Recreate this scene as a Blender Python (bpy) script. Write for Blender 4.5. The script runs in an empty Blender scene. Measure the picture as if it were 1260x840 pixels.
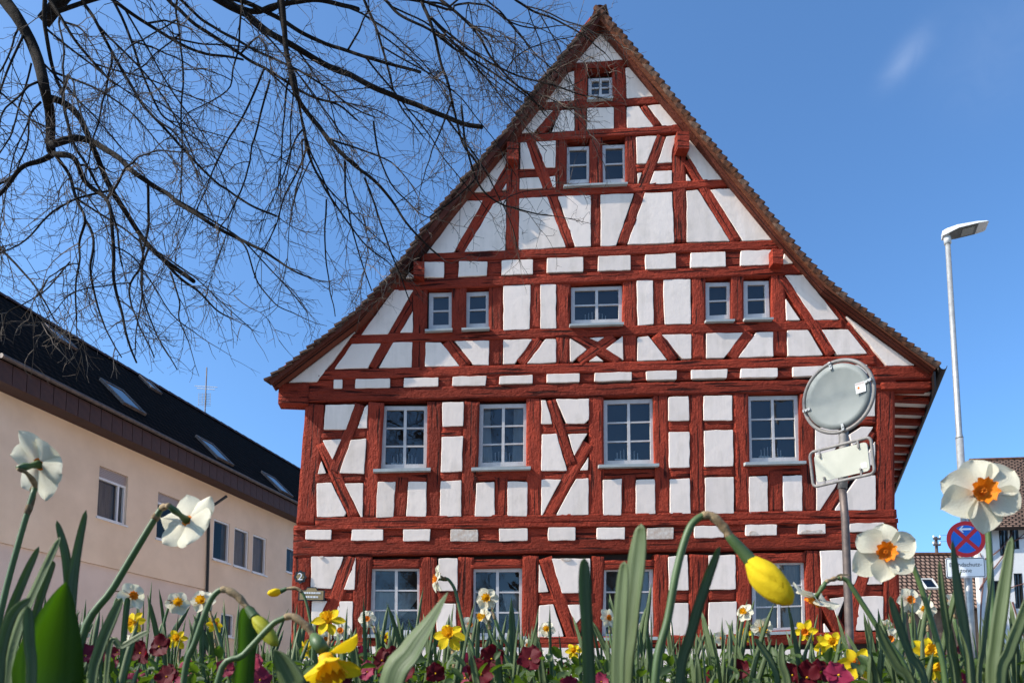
import bpy, bmesh, math, random
from mathutils import Vector, Matrix, noise
R = math.radians
rng = random.Random(7)
scene = bpy.context.scene
col = scene.collection

# ------------------------------------------------------------------ camera
FPX, CX, HORIZON, PITCH, CZ = 900.0, 630.0, 865.0, R(5.5), 0.12
CY = HORIZON - FPX * math.tan(PITCH)
cam_d = bpy.data.cameras.new('camera'); cam = bpy.data.objects.new('camera', cam_d); col.objects.link(cam)
cam_d.sensor_fit = 'HORIZONTAL'; cam_d.sensor_width = 36.0; cam_d.lens = 36.0 * FPX / 1260.0
cam_d.shift_y = (CY - 420.0) / 1260.0
cam_d.clip_start = 0.02; cam_d.clip_end = 3000
cam.location = (0, 0, CZ); cam.rotation_euler = (R(90) + PITCH, 0, 0)
cam_d.dof.use_dof = True; cam_d.dof.focus_distance = 6.0; cam_d.dof.aperture_fstop = 18
scene.camera = cam
# ------------------------------------------------------------------ sky, sun, exposure
SUN = Vector((-0.50, -0.150, 0.42)).normalized()
SUN_EL = math.asin(SUN.z); SUN_AZ = math.atan2(SUN.x, SUN.y)      # azimuth clockwise from +Y
world = bpy.data.worlds.new('World'); scene.world = world; world.use_nodes = True
wn, wl = world.node_tree.nodes, world.node_tree.links
wn.clear()
sky = wn.new('ShaderNodeTexSky'); sky.sky_type = 'NISHITA'; sky.sun_disc = False
sky.sun_elevation = SUN_EL; sky.sun_rotation = SUN_AZ
sky.altitude = 300; sky.air_density = 0.90; sky.dust_density = 2.6; sky.ozone_density = 8.0
bg = wn.new('ShaderNodeBackground'); bg.inputs['Strength'].default_value = 0.15
wout = wn.new('ShaderNodeOutputWorld')
# one faint streak of cirrus high in the sky to the right, and its thin veil
tc = wn.new('ShaderNodeTexCoord')
def wmath(op, a, b=None):
    q_ = wn.new('ShaderNodeMath'); q_.operation = op
    for i_, x_ in enumerate((a, b)):
        if x_ is None: continue
        if isinstance(x_, (int, float)): q_.inputs[i_].default_value = x_
        else: wl.new(x_, q_.inputs[i_])
    return q_.outputs[0]
def wdot(v_):
    q_ = wn.new('ShaderNodeVectorMath'); q_.operation = 'DOT_PRODUCT'; q_.inputs[1].default_value = v_; wl.new(tc.outputs['Generated'], q_.inputs[0]); return q_.outputs['Value']
cd = Vector((485, 828, 791)).normalized(); ca = Vector((.62, .0, .78)); ca = (ca - cd * ca.dot(cd)).normalized(); cb = cd.cross(ca)
def streak(da, db, wa, wb):
    a_ = wmath('DIVIDE', wmath('ADD', wdot(ca), da), wa); b_ = wmath('DIVIDE', wmath('ADD', wdot(cb), db), wb)
    return wmath('POWER', 2.718, wmath('MULTIPLY', wmath('ADD', wmath('MULTIPLY', a_, a_), wmath('MULTIPLY', b_, b_)), -1.0))
nz = wn.new('ShaderNodeTexNoise'); nz.inputs['Scale'].default_value = 30; nz.inputs['Detail'].default_value = 8; nz.inputs['Distortion'].default_value = 1.2; wl.new(tc.outputs['Generated'], nz.inputs['Vector'])
front = wmath('GREATER_THAN', wdot(cd), 0.0)
both = wmath('ADD', wmath('MULTIPLY', streak(0, 0, .022, .011), .10), wmath('MULTIPLY', streak(-.05, -.06, .05, .05), .03))
wisp = wmath('MULTIPLY', wmath('MULTIPLY', both, front), wmath('ADD', wmath('MULTIPLY', nz.outputs['Fac'], 1.4), .1))
mxs = wn.new('ShaderNodeMix'); mxs.data_type = 'RGBA'
tint = wn.new('ShaderNodeMix'); tint.data_type = 'RGBA'; tint.blend_type = 'MULTIPLY'; tint.inputs['Factor'].default_value = 1.0; tint.inputs['B'].default_value = (0.84, 1.02, 1.03, 1); wl.new(sky.outputs[0], tint.inputs['A'])
wl.new(wisp, mxs.inputs['Factor']); wl.new(tint.outputs['Result'], mxs.inputs['A']); mxs.inputs['B'].default_value = (5.0, 5.3, 5.8, 1)
wl.new(mxs.outputs['Result'], bg.inputs[0]); wl.new(bg.outputs[0], wout.inputs[0])
sun_d = bpy.data.lights.new('sun', 'SUN'); sun_d.energy = 3.9; sun_d.angle = R(0.53); sun_d.color = (1.0, 0.93, 0.82)
sun = bpy.data.objects.new('sun', sun_d); col.objects.link(sun); sun.location = (-20, -8, 25)
sun.rotation_euler = SUN.to_track_quat('Z', 'Y').to_euler()
vs = scene.view_settings; vs.view_transform = 'Standard'; vs.look = 'None'; vs.exposure = 0.90; vs.gamma = 1.0; vs.use_curve_mapping = False
scene.render.resolution_x, scene.render.resolution_y = 1024, 682

# ------------------------------------------------------------------ projection helpers (photo pixel -> ray -> point on a real plane)
CAMP = Vector((0, 0, CZ)); FW = Vector((0, math.cos(PITCH), math.sin(PITCH))); UP = Vector((0, -math.sin(PITCH), math.cos(PITCH)))
def ray(px, py): return FW * FPX + Vector((1, 0, 0)) * (px - CX) + UP * (CY - py)
def at(px, py, Y):
    d = ray(px, py); return CAMP + d * (Y / d.y)
class Plane:
    def __init__(s, O, u, v):
        s.O, s.u, s.v = O, u.normalized(), v.normalized(); s.n = s.u.cross(s.v).normalized()
        if s.n.y > 0 and abs(s.n.y) > 0.15: s.n = -s.n
    def st(s, px, py, off=0.0):
        d = ray(px, py); P0 = s.O + s.n * off
        k = (P0 - CAMP).dot(s.n) / d.dot(s.n); q = CAMP + d * k - P0
        return (q.dot(s.u), q.dot(s.v))
    def w(s, a, b, off=0.0): return s.O + s.u * a + s.v * b + s.n * off
# ------------------------------------------------------------------ object helpers
WM = {}
def reg(o, parent, mw):
    col.objects.link(o)
    if parent is not None:
        o.parent = parent; o.matrix_local = WM[parent.name].inverted() @ mw
    else: o.matrix_world = mw
    WM[o.name] = mw
    return o
def thing(name, loc, label, cat, group=None):
    o = bpy.data.objects.new(name, None); o.empty_display_size = 0.1
    reg(o, None, Matrix.Translation(Vector(loc))); tag(o, label, cat, group); return o
def tag(o, label=None, cat=None, group=None, kind=None):
    if label: o['label'] = label
    if cat: o['category'] = cat
    if group: o['group'] = group
    if kind: o['kind'] = kind
    return o
def mesh(name, vs_, fs, mat, uvs=None, smooth=True):
    m = bpy.data.meshes.new(name); m.from_pydata([tuple(v) for v in vs_], [], fs)
    if isinstance(mat, (list, tuple)):
        for q in mat: m.materials.append(q)
    elif mat: m.materials.append(mat)
    if smooth: m.polygons.foreach_set('use_smooth', [True] * len(m.polygons))
    if uvs:
        l = m.uv_layers.new(name='uv')
        for lp in m.loops: l.data[lp.index].uv = uvs[lp.vertex_index]
    m.update(); return m
def mo(name, vs_, fs, mat, parent=None, uvs=None, smooth=True, face=None):
    vs_ = [Vector(v) for v in vs_]
    c = sum(vs_, Vector()) / len(vs_)
    m = mesh(name, [v - c for v in vs_], fs, mat, uvs, smooth)
    bm = bmesh.new(); bm.from_mesh(m)
    if face is None: bmesh.ops.recalc_face_normals(bm, faces=bm.faces)
    else:
        bm.normal_update(); bmesh.ops.reverse_faces(bm, faces=[q for q in bm.faces if q.normal.dot(face) < 0])
    bm.to_mesh(m); bm.free()
    return reg(bpy.data.objects.new(name, m), parent, Matrix.Translation(c))
def place(name, m, parent, mw): return reg(bpy.data.objects.new(name, m), parent, mw)
class MB:
    def __init__(s): s.v, s.f = [], []
    def add(s, v, f):
        o = len(s.v); s.v += [Vector(q) for q in v]; s.f += [tuple(i + o for i in q) for q in f]; return s
    def box(s, c, h, ax=None):
        ax = ax or (Vector((1, 0, 0)), Vector((0, 1, 0)), Vector((0, 0, 1))); c = Vector(c)
        v = [c + ax[0] * (h[0] * i) + ax[1] * (h[1] * j) + ax[2] * (h[2] * k) for i in (-1, 1) for j in (-1, 1) for k in (-1, 1)]
        return s.add(v, [(0, 1, 3, 2), (4, 6, 7, 5), (0, 4, 5, 1), (2, 3, 7, 6), (0, 2, 6, 4), (1, 5, 7, 3)])
    def tube(s, pts, rad, n=8, caps=True): return s.add(*tube(pts, rad, n, caps))
    def out(s, name, mat, parent=None, smooth=False, face=None): return mo(name, s.v, s.f, mat, parent, smooth=smooth, face=face)
def tube(pts, rad, n=8, caps=True):
    pts = [Vector(p) for p in pts]; N = len(pts)
    if not isinstance(rad, (list, tuple)): rad = [rad] * N
    v, f = [], []; a = None
    for i, p in enumerate(pts):
        t = (pts[min(i + 1, N - 1)] - pts[max(i - 1, 0)]); t = t.normalized() if t.length > 1e-9 else Vector((0, 0, 1))
        if a is None: a = t.orthogonal().normalized()
        a = (a - t * a.dot(t)); a = a.normalized() if a.length > 1e-6 else t.orthogonal().normalized()
        b = t.cross(a)
        for k in range(n):
            q = 2 * math.pi * k / n; v.append(p + (a * math.cos(q) + b * math.sin(q)) * rad[i])
    for i in range(N - 1):
        for k in range(n):
            k2 = (k + 1) % n; f.append((i * n + k, i * n + k2, (i + 1) * n + k2, (i + 1) * n + k))
    if caps: f.append(tuple(range(n - 1, -1, -1))); f.append(tuple((N - 1) * n + k for k in range(n)))
    return v, f
def smoothpath(pts, sub=4):
    pts = [Vector(p) for p in pts]; out = []
    for i in range(len(pts) - 1):
        p0, p1, p2, p3 = pts[max(i - 1, 0)], pts[i], pts[i + 1], pts[min(i + 2, len(pts) - 1)]
        for k in range(sub):
            t = k / sub
            out.append(0.5 * ((2 * p1) + (p2 - p0) * t + (2 * p0 - 5 * p1 + 4 * p2 - p3) * t * t + (3 * p1 - p0 - 3 * p2 + p3) * t ** 3))
    out.append(pts[-1]); return out
# ------------------------------------------------------------------ materials
def mat(name, c, rough=0.7, metal=0.0, c2=None, nscale=8.0, ndetail=5, bump=0.0, bscale=30.0, coord='Object', vscale=(1, 1, 1), spec=0.5, fac=(0.35, 0.65), bdist=0.01, trans=None):
    m = bpy.data.materials.new(name); m.use_nodes = True; nt = m.node_tree; n, l = nt.nodes, nt.links
    b = n['Principled BSDF']; b.inputs['Base Color'].default_value = (*c, 1); b.inputs['Roughness'].default_value = rough; b.inputs['Metallic'].default_value = metal
    b.inputs['Specular IOR Level'].default_value = spec
    t = n.new('ShaderNodeTexCoord'); mpp = n.new('ShaderNodeMapping'); mpp.inputs['Scale'].default_value = vscale
    l.new(t.outputs[coord], mpp.inputs['Vector'])
    if c2:
        z = n.new('ShaderNodeTexNoise'); z.inputs['Scale'].default_value = nscale; z.inputs['Detail'].default_value = ndetail; z.inputs['Roughness'].default_value = 0.6
        r = n.new('ShaderNodeValToRGB'); r.color_ramp.elements[0].position = fac[0]; r.color_ramp.elements[1].position = fac[1]
        r.color_ramp.elements[0].color = (*c, 1); r.color_ramp.elements[1].color = (*c2, 1)
        l.new(mpp.outputs[0], z.inputs['Vector']); l.new(z.outputs['Fac'], r.inputs[0]); l.new(r.outputs[0], b.inputs['Base Color'])
    if bump:
        z2 = n.new('ShaderNodeTexNoise'); z2.inputs['Scale'].default_value = bscale; z2.inputs['Detail'].default_value = 6; z2.inputs['Roughness'].default_value = 0.65
        bp = n.new('ShaderNodeBump'); bp.inputs['Strength'].default_value = bump; bp.inputs['Distance'].default_value = bdist
        l.new(mpp.outputs[0], z2.inputs['Vector']); l.new(z2.outputs['Fac'], bp.inputs['Height']); l.new(bp.outputs[0], b.inputs['Normal'])
    if trans:
        tr = n.new('ShaderNodeBsdfTranslucent'); tr.inputs[0].default_value = (*trans[0], 1)
        mx = n.new('ShaderNodeMixShader'); mx.inputs[0].default_value = trans[1]
        l.new(b.outputs[0], mx.inputs[1]); l.new(tr.outputs[0], mx.inputs[2]); l.new(mx.outputs[0], n['Material Output'].inputs[0])
    return m
def timber_mat(name, c, c2, strength=0.9):
    m = bpy.data.materials.new(name); m.use_nodes = True; n, l = m.node_tree.nodes, m.node_tree.links; b = n['Principled BSDF']
    b.inputs['Roughness'].default_value = 0.75; b.inputs['Specular IOR Level'].default_value = 0.14
    uv = n.new('ShaderNodeUVMap'); uv.uv_map = 'uv'
    def tex(sc, scale, det, rough=0.6):
        mpp = n.new('ShaderNodeMapping'); mpp.inputs['Scale'].default_value = sc; l.new(uv.outputs[0], mpp.inputs[0])
        z = n.new('ShaderNodeTexNoise'); z.inputs['Scale'].default_value = scale; z.inputs['Detail'].default_value = det; z.inputs['Roughness'].default_value = rough
        l.new(mpp.outputs[0], z.inputs[0]); return z
    grain = tex((1.6, 22, 1), 2.2, 5); hewn = tex((9, 14, 1), 1.5, 4, 0.6); big = tex((1.5, 3, 1), 1.0, 4)
    crack = tex((0.9, 16, 1), 1.3, 3, 0.4)
    cr = n.new('ShaderNodeValToRGB'); cr.color_ramp.elements[0].position = 0.355; cr.color_ramp.elements[0].color = (0, 0, 0, 1); cr.color_ramp.elements[1].position = 0.405; cr.color_ramp.elements[1].color = (1, 1, 1, 1)
    l.new(crack.outputs['Fac'], cr.inputs[0])
    r = n.new('ShaderNodeValToRGB'); r.color_ramp.elements[0].position = 0.32; r.color_ramp.elements[0].color = (*c2, 1); r.color_ramp.elements[1].position = 0.68; r.color_ramp.elements[1].color = (*c, 1)
    mxn = n.new('ShaderNodeMath'); mxn.operation = 'ADD'; ml = n.new('ShaderNodeMath'); ml.operation = 'MULTIPLY'; ml.inputs[1].default_value = 0.5
    l.new(big.outputs['Fac'], mxn.inputs[0]); l.new(grain.outputs['Fac'], mxn.inputs[1]); l.new(mxn.outputs[0], ml.inputs[0]); l.new(ml.outputs[0], r.inputs[0])
    mc = n.new('ShaderNodeMix'); mc.data_type = 'RGBA'; l.new(cr.outputs[0], mc.inputs['Factor']); mc.inputs['A'].default_value = (c2[0] * 0.3, c2[1] * 0.35, c2[2] * 0.4, 1); l.new(r.outputs[0], mc.inputs['B'])
    oi = n.new('ShaderNodeObjectInfo'); mr = n.new('ShaderNodeMapRange'); mr.inputs['To Min'].default_value = 0.72; mr.inputs['To Max'].default_value = 1.18; l.new(oi.outputs['Random'], mr.inputs['Value'])
    mv = n.new('ShaderNodeVectorMath'); mv.operation = 'SCALE'; l.new(mc.outputs['Result'], mv.inputs[0]); l.new(mr.outputs[0], mv.inputs['Scale']); l.new(mv.outputs[0], b.inputs['Base Color'])
    a1 = n.new('ShaderNodeMath'); a1.operation = 'MULTIPLY_ADD'; a1.inputs[1].default_value = 1.6
    l.new(hewn.outputs['Fac'], a1.inputs[0]); l.new(grain.outputs['Fac'], a1.inputs[2])
    a2 = n.new('ShaderNodeMath'); a2.operation = 'MULTIPLY_ADD'; a2.inputs[1].default_value = 1.0
    l.new(cr.outputs[0], a2.inputs[0]); l.new(a1.outputs[0], a2.inputs[2])
    bp = n.new('ShaderNodeBump'); bp.inputs['Strength'].default_value = strength; bp.inputs['Distance'].default_value = 0.040
    l.new(a2.outputs[0], bp.inputs['Height']); l.new(bp.outputs[0], b.inputs['Normal']); return m
def glass_mat(name, tint=(0.86, 0.88, 0.88), refl=1.0):
    m = bpy.data.materials.new(name); m.use_nodes = True; n, l = m.node_tree.nodes, m.node_tree.links
    n.remove(n['Principled BSDF'])
    g = n.new('ShaderNodeBsdfGlossy'); g.inputs['Roughness'].default_value = 0.02; g.inputs[0].default_value = (refl, refl, refl, 1)
    t = n.new('ShaderNodeBsdfTransparent'); t.inputs[0].default_value = (*tint, 1)
    fr = n.new('ShaderNodeFresnel'); fr.inputs[0].default_value = 1.75
    tcg = n.new('ShaderNodeTexCoord'); zg = n.new('ShaderNodeTexNoise'); zg.inputs['Scale'].default_value = 2.5; zg.inputs['Detail'].default_value = 1
    bpg = n.new('ShaderNodeBump'); bpg.inputs['Strength'].default_value = 0.25; bpg.inputs['Distance'].default_value = 0.02
    l.new(tcg.outputs['Object'], zg.inputs[0]); l.new(zg.outputs['Fac'], bpg.inputs['Height']); l.new(bpg.outputs[0], g.inputs['Normal'])
    mx = n.new('ShaderNodeMixShader'); l.new(fr.outputs[0], mx.inputs[0]); l.new(t.outputs[0], mx.inputs[1]); l.new(g.outputs[0], mx.inputs[2])
    l.new(mx.outputs[0], n['Material Output'].inputs[0]); return m
M = {}
M['timber'] = timber_mat('red_painted_timber', (0.405, 0.054, 0.026), (0.185, 0.022, 0.011))
M['board'] = timber_mat('shade_brown_board', (0.15, 0.040, 0.022), (0.07, 0.018, 0.012), 0.5)  # deep brown carries the shade on the verge boards
def plaster_mat():
    m = mat('white_lime_plaster', (0.86, 0.72, 0.62), 0.95, spec=0.1); n, l = m.node_tree.nodes, m.node_tree.links; b = n['Principled BSDF']
    tcx = n.new('ShaderNodeTexCoord'); oi = n.new('ShaderNodeObjectInfo')
    sc_ = n.new('ShaderNodeVectorMath'); sc_.operation = 'SCALE'; sc_.inputs[0].default_value = (37, 21, 53); l.new(oi.outputs['Random'], sc_.inputs['Scale'])
    ad = n.new('ShaderNodeVectorMath'); ad.operation = 'ADD'; l.new(tcx.outputs['Object'], ad.inputs[0]); l.new(sc_.outputs[0], ad.inputs[1])
    def nz_(scale, det, src=ad.outputs[0]):
        z = n.new('ShaderNodeTexNoise'); z.inputs['Scale'].default_value = scale; z.inputs['Detail'].default_value = det; z.inputs['Roughness'].default_value = 0.6; l.new(src, z.inputs[0]); return z
    big, fine, wave = nz_(2.2, 5), nz_(16, 4), nz_(5.5, 3)
    mp_ = n.new('ShaderNodeMapping'); mp_.inputs['Scale'].default_value = (7, 7, 0.7); l.new(ad.outputs[0], mp_.inputs[0]); drip = nz_(1.0, 3, mp_.outputs[0])
    r = n.new('ShaderNodeValToRGB'); r.color_ramp.elements[0].position = 0.30; r.color_ramp.elements[0].color = (0.70, 0.585, 0.49, 1); r.color_ramp.elements[1].position = 0.52; r.color_ramp.elements[1].color = (0.86, 0.72, 0.62, 1)
    a1 = n.new('ShaderNodeMath'); a1.operation = 'MULTIPLY_ADD'; a1.inputs[1].default_value = 0.45; l.new(drip.outputs['Fac'], a1.inputs[0])
    a2 = n.new('ShaderNodeMath'); a2.operation = 'MULTIPLY'; a2.inputs[1].default_value = 0.55; l.new(big.outputs['Fac'], a2.inputs[0]); l.new(a2.outputs[0], a1.inputs[2]); l.new(a1.outputs[0], r.inputs[0])
    mr = n.new('ShaderNodeMapRange'); mr.inputs['To Min'].default_value = 0.90; mr.inputs['To Max'].default_value = 1.03; l.new(oi.outputs['Random'], mr.inputs['Value'])
    mv = n.new('ShaderNodeVectorMath'); mv.operation = 'SCALE'; l.new(r.outputs[0], mv.inputs[0]); l.new(mr.outputs[0], mv.inputs['Scale']); l.new(mv.outputs[0], b.inputs['Base Color'])
    h = n.new('ShaderNodeMath'); h.operation = 'MULTIPLY_ADD'; h.inputs[1].default_value = 0.25; l.new(fine.outputs['Fac'], h.inputs[0]); l.new(wave.outputs['Fac'], h.inputs[2])
    bp = n.new('ShaderNodeBump'); bp.inputs['Strength'].default_value = 0.35; bp.inputs['Distance'].default_value = 0.016; l.new(h.outputs[0], bp.inputs['Height']); l.new(bp.outputs[0], b.inputs['Normal']); return m
M['plaster'] = plaster_mat()
M['bare'] = mat('bare_brick_patch', (0.50, 0.36, 0.27), 0.9, c2=(0.66, 0.58, 0.50), nscale=14, bump=0.5, bscale=25)
M['backing'] = mat('unlit_room_dark', (0.05, 0.035, 0.03), 0.9)  # dark tone stands in for the unlit rooms behind the glass
M['frame'] = mat('white_window_paint', (0.56, 0.52, 0.50), 0.5, c2=(0.47, 0.43, 0.41), nscale=6)
M['sill'] = mat('grey_sill_paint', (0.40, 0.42, 0.41), 0.5, c2=(0.33, 0.35, 0.34), nscale=5)
M['glass'] = glass_mat('window_glass')
M['lbglass'] = glass_mat('side_window_glass', (0.6, 0.6, 0.6)); M['lbglass'].node_tree.nodes['Fresnel'].inputs[0].default_value = 1.28
M['skyglass'] = glass_mat('skylight_glass', (0.12, 0.13, 0.14))
M['curtain'] = mat('white_net_curtain', (0.72, 0.71, 0.69), 0.9, c2=(0.55, 0.54, 0.53), nscale=30, vscale=(1, 1, 0.1), trans=((0.7, 0.7, 0.68), 0.3))
M['tan_curtain'] = mat('tan_curtain', (0.42, 0.33, 0.25), 0.9, c2=(0.30, 0.23, 0.18), nscale=26, vscale=(1, 1, 0.08))
M['tile'] = mat('weathered_clay_tile', (0.19, 0.075, 0.036), 0.9, spec=0.1, c2=(0.055, 0.030, 0.022), nscale=5, bump=0.3, bscale=30)
M['tile2'] = mat('weathered_dark_clay_tile', (0.15, 0.068, 0.042), 0.9, spec=0.1, c2=(0.055, 0.033, 0.026), nscale=6, bump=0.3, bscale=30)
M['tile3'] = mat('weathered_grey_clay_tile', (0.19, 0.11, 0.075), 0.9, spec=0.1, c2=(0.085, 0.055, 0.042), nscale=7, bump=0.3, bscale=30)
M['orangeboard'] = timber_mat('orange_brown_board', (0.22, 0.07, 0.03), (0.11, 0.034, 0.017), 0.5)
M['gutter'] = mat('dark_metal_gutter', (0.03, 0.025, 0.024), 0.45, 0.6)
M['lbwall'] = mat('cream_render', (0.80, 0.61, 0.45), 0.95, c2=(0.70, 0.525, 0.38), nscale=0.9, bump=0.25, bscale=60, bdist=0.006)
M['lbwall2'] = mat('pale_mauve_render', (0.70, 0.555, 0.475), 0.95, c2=(0.62, 0.485, 0.41), nscale=0.9, bump=0.25, bscale=60, bdist=0.006)
M['fascia'] = mat('brown_fascia_tile', (0.062, 0.024, 0.018), 0.7, c2=(0.042, 0.017, 0.014), nscale=4)
M['black'] = mat('black_metal', (0.012, 0.012, 0.012), 0.5)
M['upvc'] = mat('white_plastic_frame', (0.70, 0.68, 0.67), 0.35)
M['shutter'] = mat('grey_shutter_slat', (0.36, 0.30, 0.29), 0.5)
M['galv'] = mat('galvanised_steel', (0.40, 0.40, 0.39), 0.5, 0.5, c2=(0.30, 0.30, 0.30), nscale=14)
M['mgalv'] = mat('dull_grey_steel', (0.24, 0.22, 0.205), 0.65, 0.2, c2=(0.17, 0.155, 0.145), nscale=14)
M['rust'] = mat('brown_weathered_steel', (0.16, 0.12, 0.10), 0.6, 0.5, c2=(0.09, 0.07, 0.065), nscale=10)
M['mback'] = mat('grey_green_mirror_back', (0.20, 0.215, 0.205), 0.6, c2=(0.175, 0.19, 0.18), nscale=2)
M['mback2'] = mat('pale_green_plate_back', (0.44, 0.43, 0.36), 0.6, c2=(0.38, 0.375, 0.31), nscale=3)
M['white'] = mat('white_sticker', (0.75, 0.75, 0.74), 0.5)
M['lampgrey'] = mat('light_grey_lamp_shell', (0.55, 0.56, 0.56), 0.4)
M['lampdark'] = mat('dark_lamp_underside', (0.10, 0.10, 0.09), 0.5)
M['lampglass'] = mat('lamp_cover_glass', (0.28, 0.28, 0.25), 0.15)
M['sred'] = mat('sign_red', (0.55, 0.012, 0.015), 0.4); M['sblue'] = mat('sign_blue', (0.012, 0.13, 0.55), 0.4); M['swhite'] = mat('sign_white', (0.80, 0.80, 0.80), 0.4); M['sblack'] = mat('sign_black', (0.01, 0.01, 0.01), 0.5)
M['bark'] = mat('dark_bark', (0.022, 0.017, 0.014), 0.95, spec=0.1, c2=(0.009, 0.007, 0.006), nscale=14, bump=0.8, bscale=22, bdist=0.02)
M['twig'] = mat('sunlit_tan_twig', (0.17, 0.13, 0.10), 0.85, spec=0.1, c2=(0.022, 0.017, 0.014), nscale=3)  # tan tone carries the sunlit highlights of the twigs
M['bounce_road'] = mat('pale_paved_road', (0.30, 0.285, 0.265), 0.9, c2=(0.24, 0.228, 0.21), nscale=40, bump=0.3, bscale=200)  # unseen road, paving and ground made pale to bounce fill onto shaded walls
M['paving'] = mat('grey_paving', (0.36, 0.34, 0.31), 0.9, c2=(0.30, 0.28, 0.26), nscale=20, bump=0.2, bscale=80)
M['kerb'] = mat('kerb_stone', (0.34, 0.33, 0.31), 0.9, c2=(0.27, 0.26, 0.25), nscale=25)
M['ground'] = mat('pale_bounce_ground', (0.25, 0.23, 0.20), 0.95, c2=(0.20, 0.185, 0.16), nscale=2)  # kept pale as an out-of-view reflector for the shaded fronts
M['soil'] = mat('dark_soil', (0.035, 0.025, 0.018), 0.95, c2=(0.02, 0.015, 0.012), nscale=30, bump=0.8, bscale=60)
def leaf_mat(name, c, c2, tr, tf, rough=0.5):
    m = bpy.data.materials.new(name); m.use_nodes = True; n, l = m.node_tree.nodes, m.node_tree.links; b = n['Principled BSDF']
    b.inputs['Roughness'].default_value = rough; b.inputs['Specular IOR Level'].default_value = 0.3
    uv = n.new('ShaderNodeUVMap'); uv.uv_map = 'uv'; mp_ = n.new('ShaderNodeMapping'); mp_.inputs['Scale'].default_value = (9, 6, 1); l.new(uv.outputs[0], mp_.inputs[0])
    z = n.new('ShaderNodeTexNoise'); z.inputs['Scale'].default_value = 1.0; z.inputs['Detail'].default_value = 4; l.new(mp_.outputs[0], z.inputs[0])
    mp2 = n.new('ShaderNodeMapping'); mp2.inputs['Scale'].default_value = (1.2, 14, 1); l.new(uv.outputs[0], mp2.inputs[0])
    z2 = n.new('ShaderNodeTexNoise'); z2.inputs['Scale'].default_value = 1.0; z2.inputs['Detail'].default_value = 3; l.new(mp2.outputs[0], z2.inputs[0])
    ad = n.new('ShaderNodeMath'); ad.operation = 'MULTIPLY_ADD'; ad.inputs[1].default_value = 0.5; l.new(z.outputs['Fac'], ad.inputs[0])
    hf = n.new('ShaderNodeMath'); hf.operation = 'MULTIPLY'; hf.inputs[1].default_value = 0.5; l.new(z2.outputs['Fac'], hf.inputs[0]); l.new(hf.outputs[0], ad.inputs[2])
    r = n.new('ShaderNodeValToRGB'); r.color_ramp.elements[0].position = 0.35; r.color_ramp.elements[1].position = 0.65; r.color_ramp.elements[0].color = (*c2, 1); r.color_ramp.elements[1].color = (*c, 1)
    l.new(ad.outputs[0], r.inputs[0]); l.new(r.outputs[0], b.inputs['Base Color'])
    bp = n.new('ShaderNodeBump'); bp.inputs['Strength'].default_value = 0.35; bp.inputs['Distance'].default_value = 0.0012; l.new(z.outputs['Fac'], bp.inputs['Height']); l.new(bp.outputs[0], b.inputs['Normal'])
    t = n.new('ShaderNodeBsdfTranslucent'); t.inputs[0].default_value = (*tr, 1); mx = n.new('ShaderNodeMixShader'); mx.inputs[0].default_value = tf
    l.new(b.outputs[0], mx.inputs[1]); l.new(t.outputs[0], mx.inputs[2]); l.new(mx.outputs[0], n['Material Output'].inputs[0]); return m
M['leaf'] = leaf_mat('daffodil_leaf', (0.15, 0.19, 0.085), (0.045, 0.072, 0.024), (0.20, 0.32, 0.016), 0.28)
M['bleaf'] = leaf_mat('broad_leaf', (0.05, 0.095, 0.010), (0.022, 0.052, 0.005), (0.26, 0.42, 0.006), 0.48)
M['stem'] = mat('flower_stem', (0.085, 0.14, 0.045), 0.5, c2=(0.055, 0.095, 0.028), nscale=20, trans=((0.2, 0.35, 0.05), 0.15))
M['spathe'] = mat('papery_spathe', (0.42, 0.30, 0.16), 0.85, c2=(0.17, 0.105, 0.05), nscale=90, bump=0.6, bscale=200, bdist=0.003, trans=((0.4, 0.28, 0.12), 0.2))
M['wpetal'] = mat('white_petal', (0.74, 0.69, 0.55), 0.6, c2=(0.66, 0.61, 0.47), nscale=22, bump=0.3, bscale=30, bdist=0.03, trans=((0.76, 0.70, 0.48), 0.35), spec=0.2)
M['gpetal'] = mat('greenish_yellow_petal', (0.46, 0.42, 0.03), 0.6, c2=(0.24, 0.26, 0.03), nscale=30, trans=((0.5, 0.45, 0.02), 0.3), spec=0.2)
M['ypetal'] = mat('yellow_petal', (0.78, 0.56, 0.015), 0.8, bump=0.3, bscale=60, bdist=0.004, c2=(0.74, 0.54, 0.015), nscale=30, trans=((0.80, 0.55, 0.01), 0.35), spec=0.2)
M['corona'] = mat('orange_corona', (0.78, 0.27, 0.01), 0.6, c2=(0.60, 0.12, 0.008), nscale=60, trans=((0.8, 0.2, 0.01), 0.25), spec=0.2)
M['ycorona'] = mat('deep_yellow_corona', (0.80, 0.46, 0.01), 0.6, c2=(0.74, 0.38, 0.01), nscale=60, trans=((0.8, 0.4, 0.01), 0.25), spec=0.2)
M['throat'] = mat('dark_throat', (0.22, 0.06, 0.01), 0.7)
M['pred'] = mat('dark_red_petal', (0.13, 0.006, 0.012), 0.6, c2=(0.045, 0.003, 0.007), nscale=40, trans=((0.30, 0.008, 0.02), 0.25), spec=0.15)
M['ppink'] = mat('magenta_petal', (0.30, 0.022, 0.06), 0.6, c2=(0.15, 0.010, 0.03), nscale=40, trans=((0.4, 0.025, 0.08), 0.25), spec=0.25)
M['pviolet'] = mat('violet_petal', (0.08, 0.05, 0.22), 0.55, c2=(0.05, 0.03, 0.15), nscale=40, trans=((0.1, 0.05, 0.3), 0.3), spec=0.25)
M['pleaf'] = mat('pansy_leaf', (0.058, 0.092, 0.020), 0.55, c2=(0.016, 0.032, 0.008), nscale=9, trans=((0.16, 0.28, 0.015), 0.25), spec=0.35)
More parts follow.
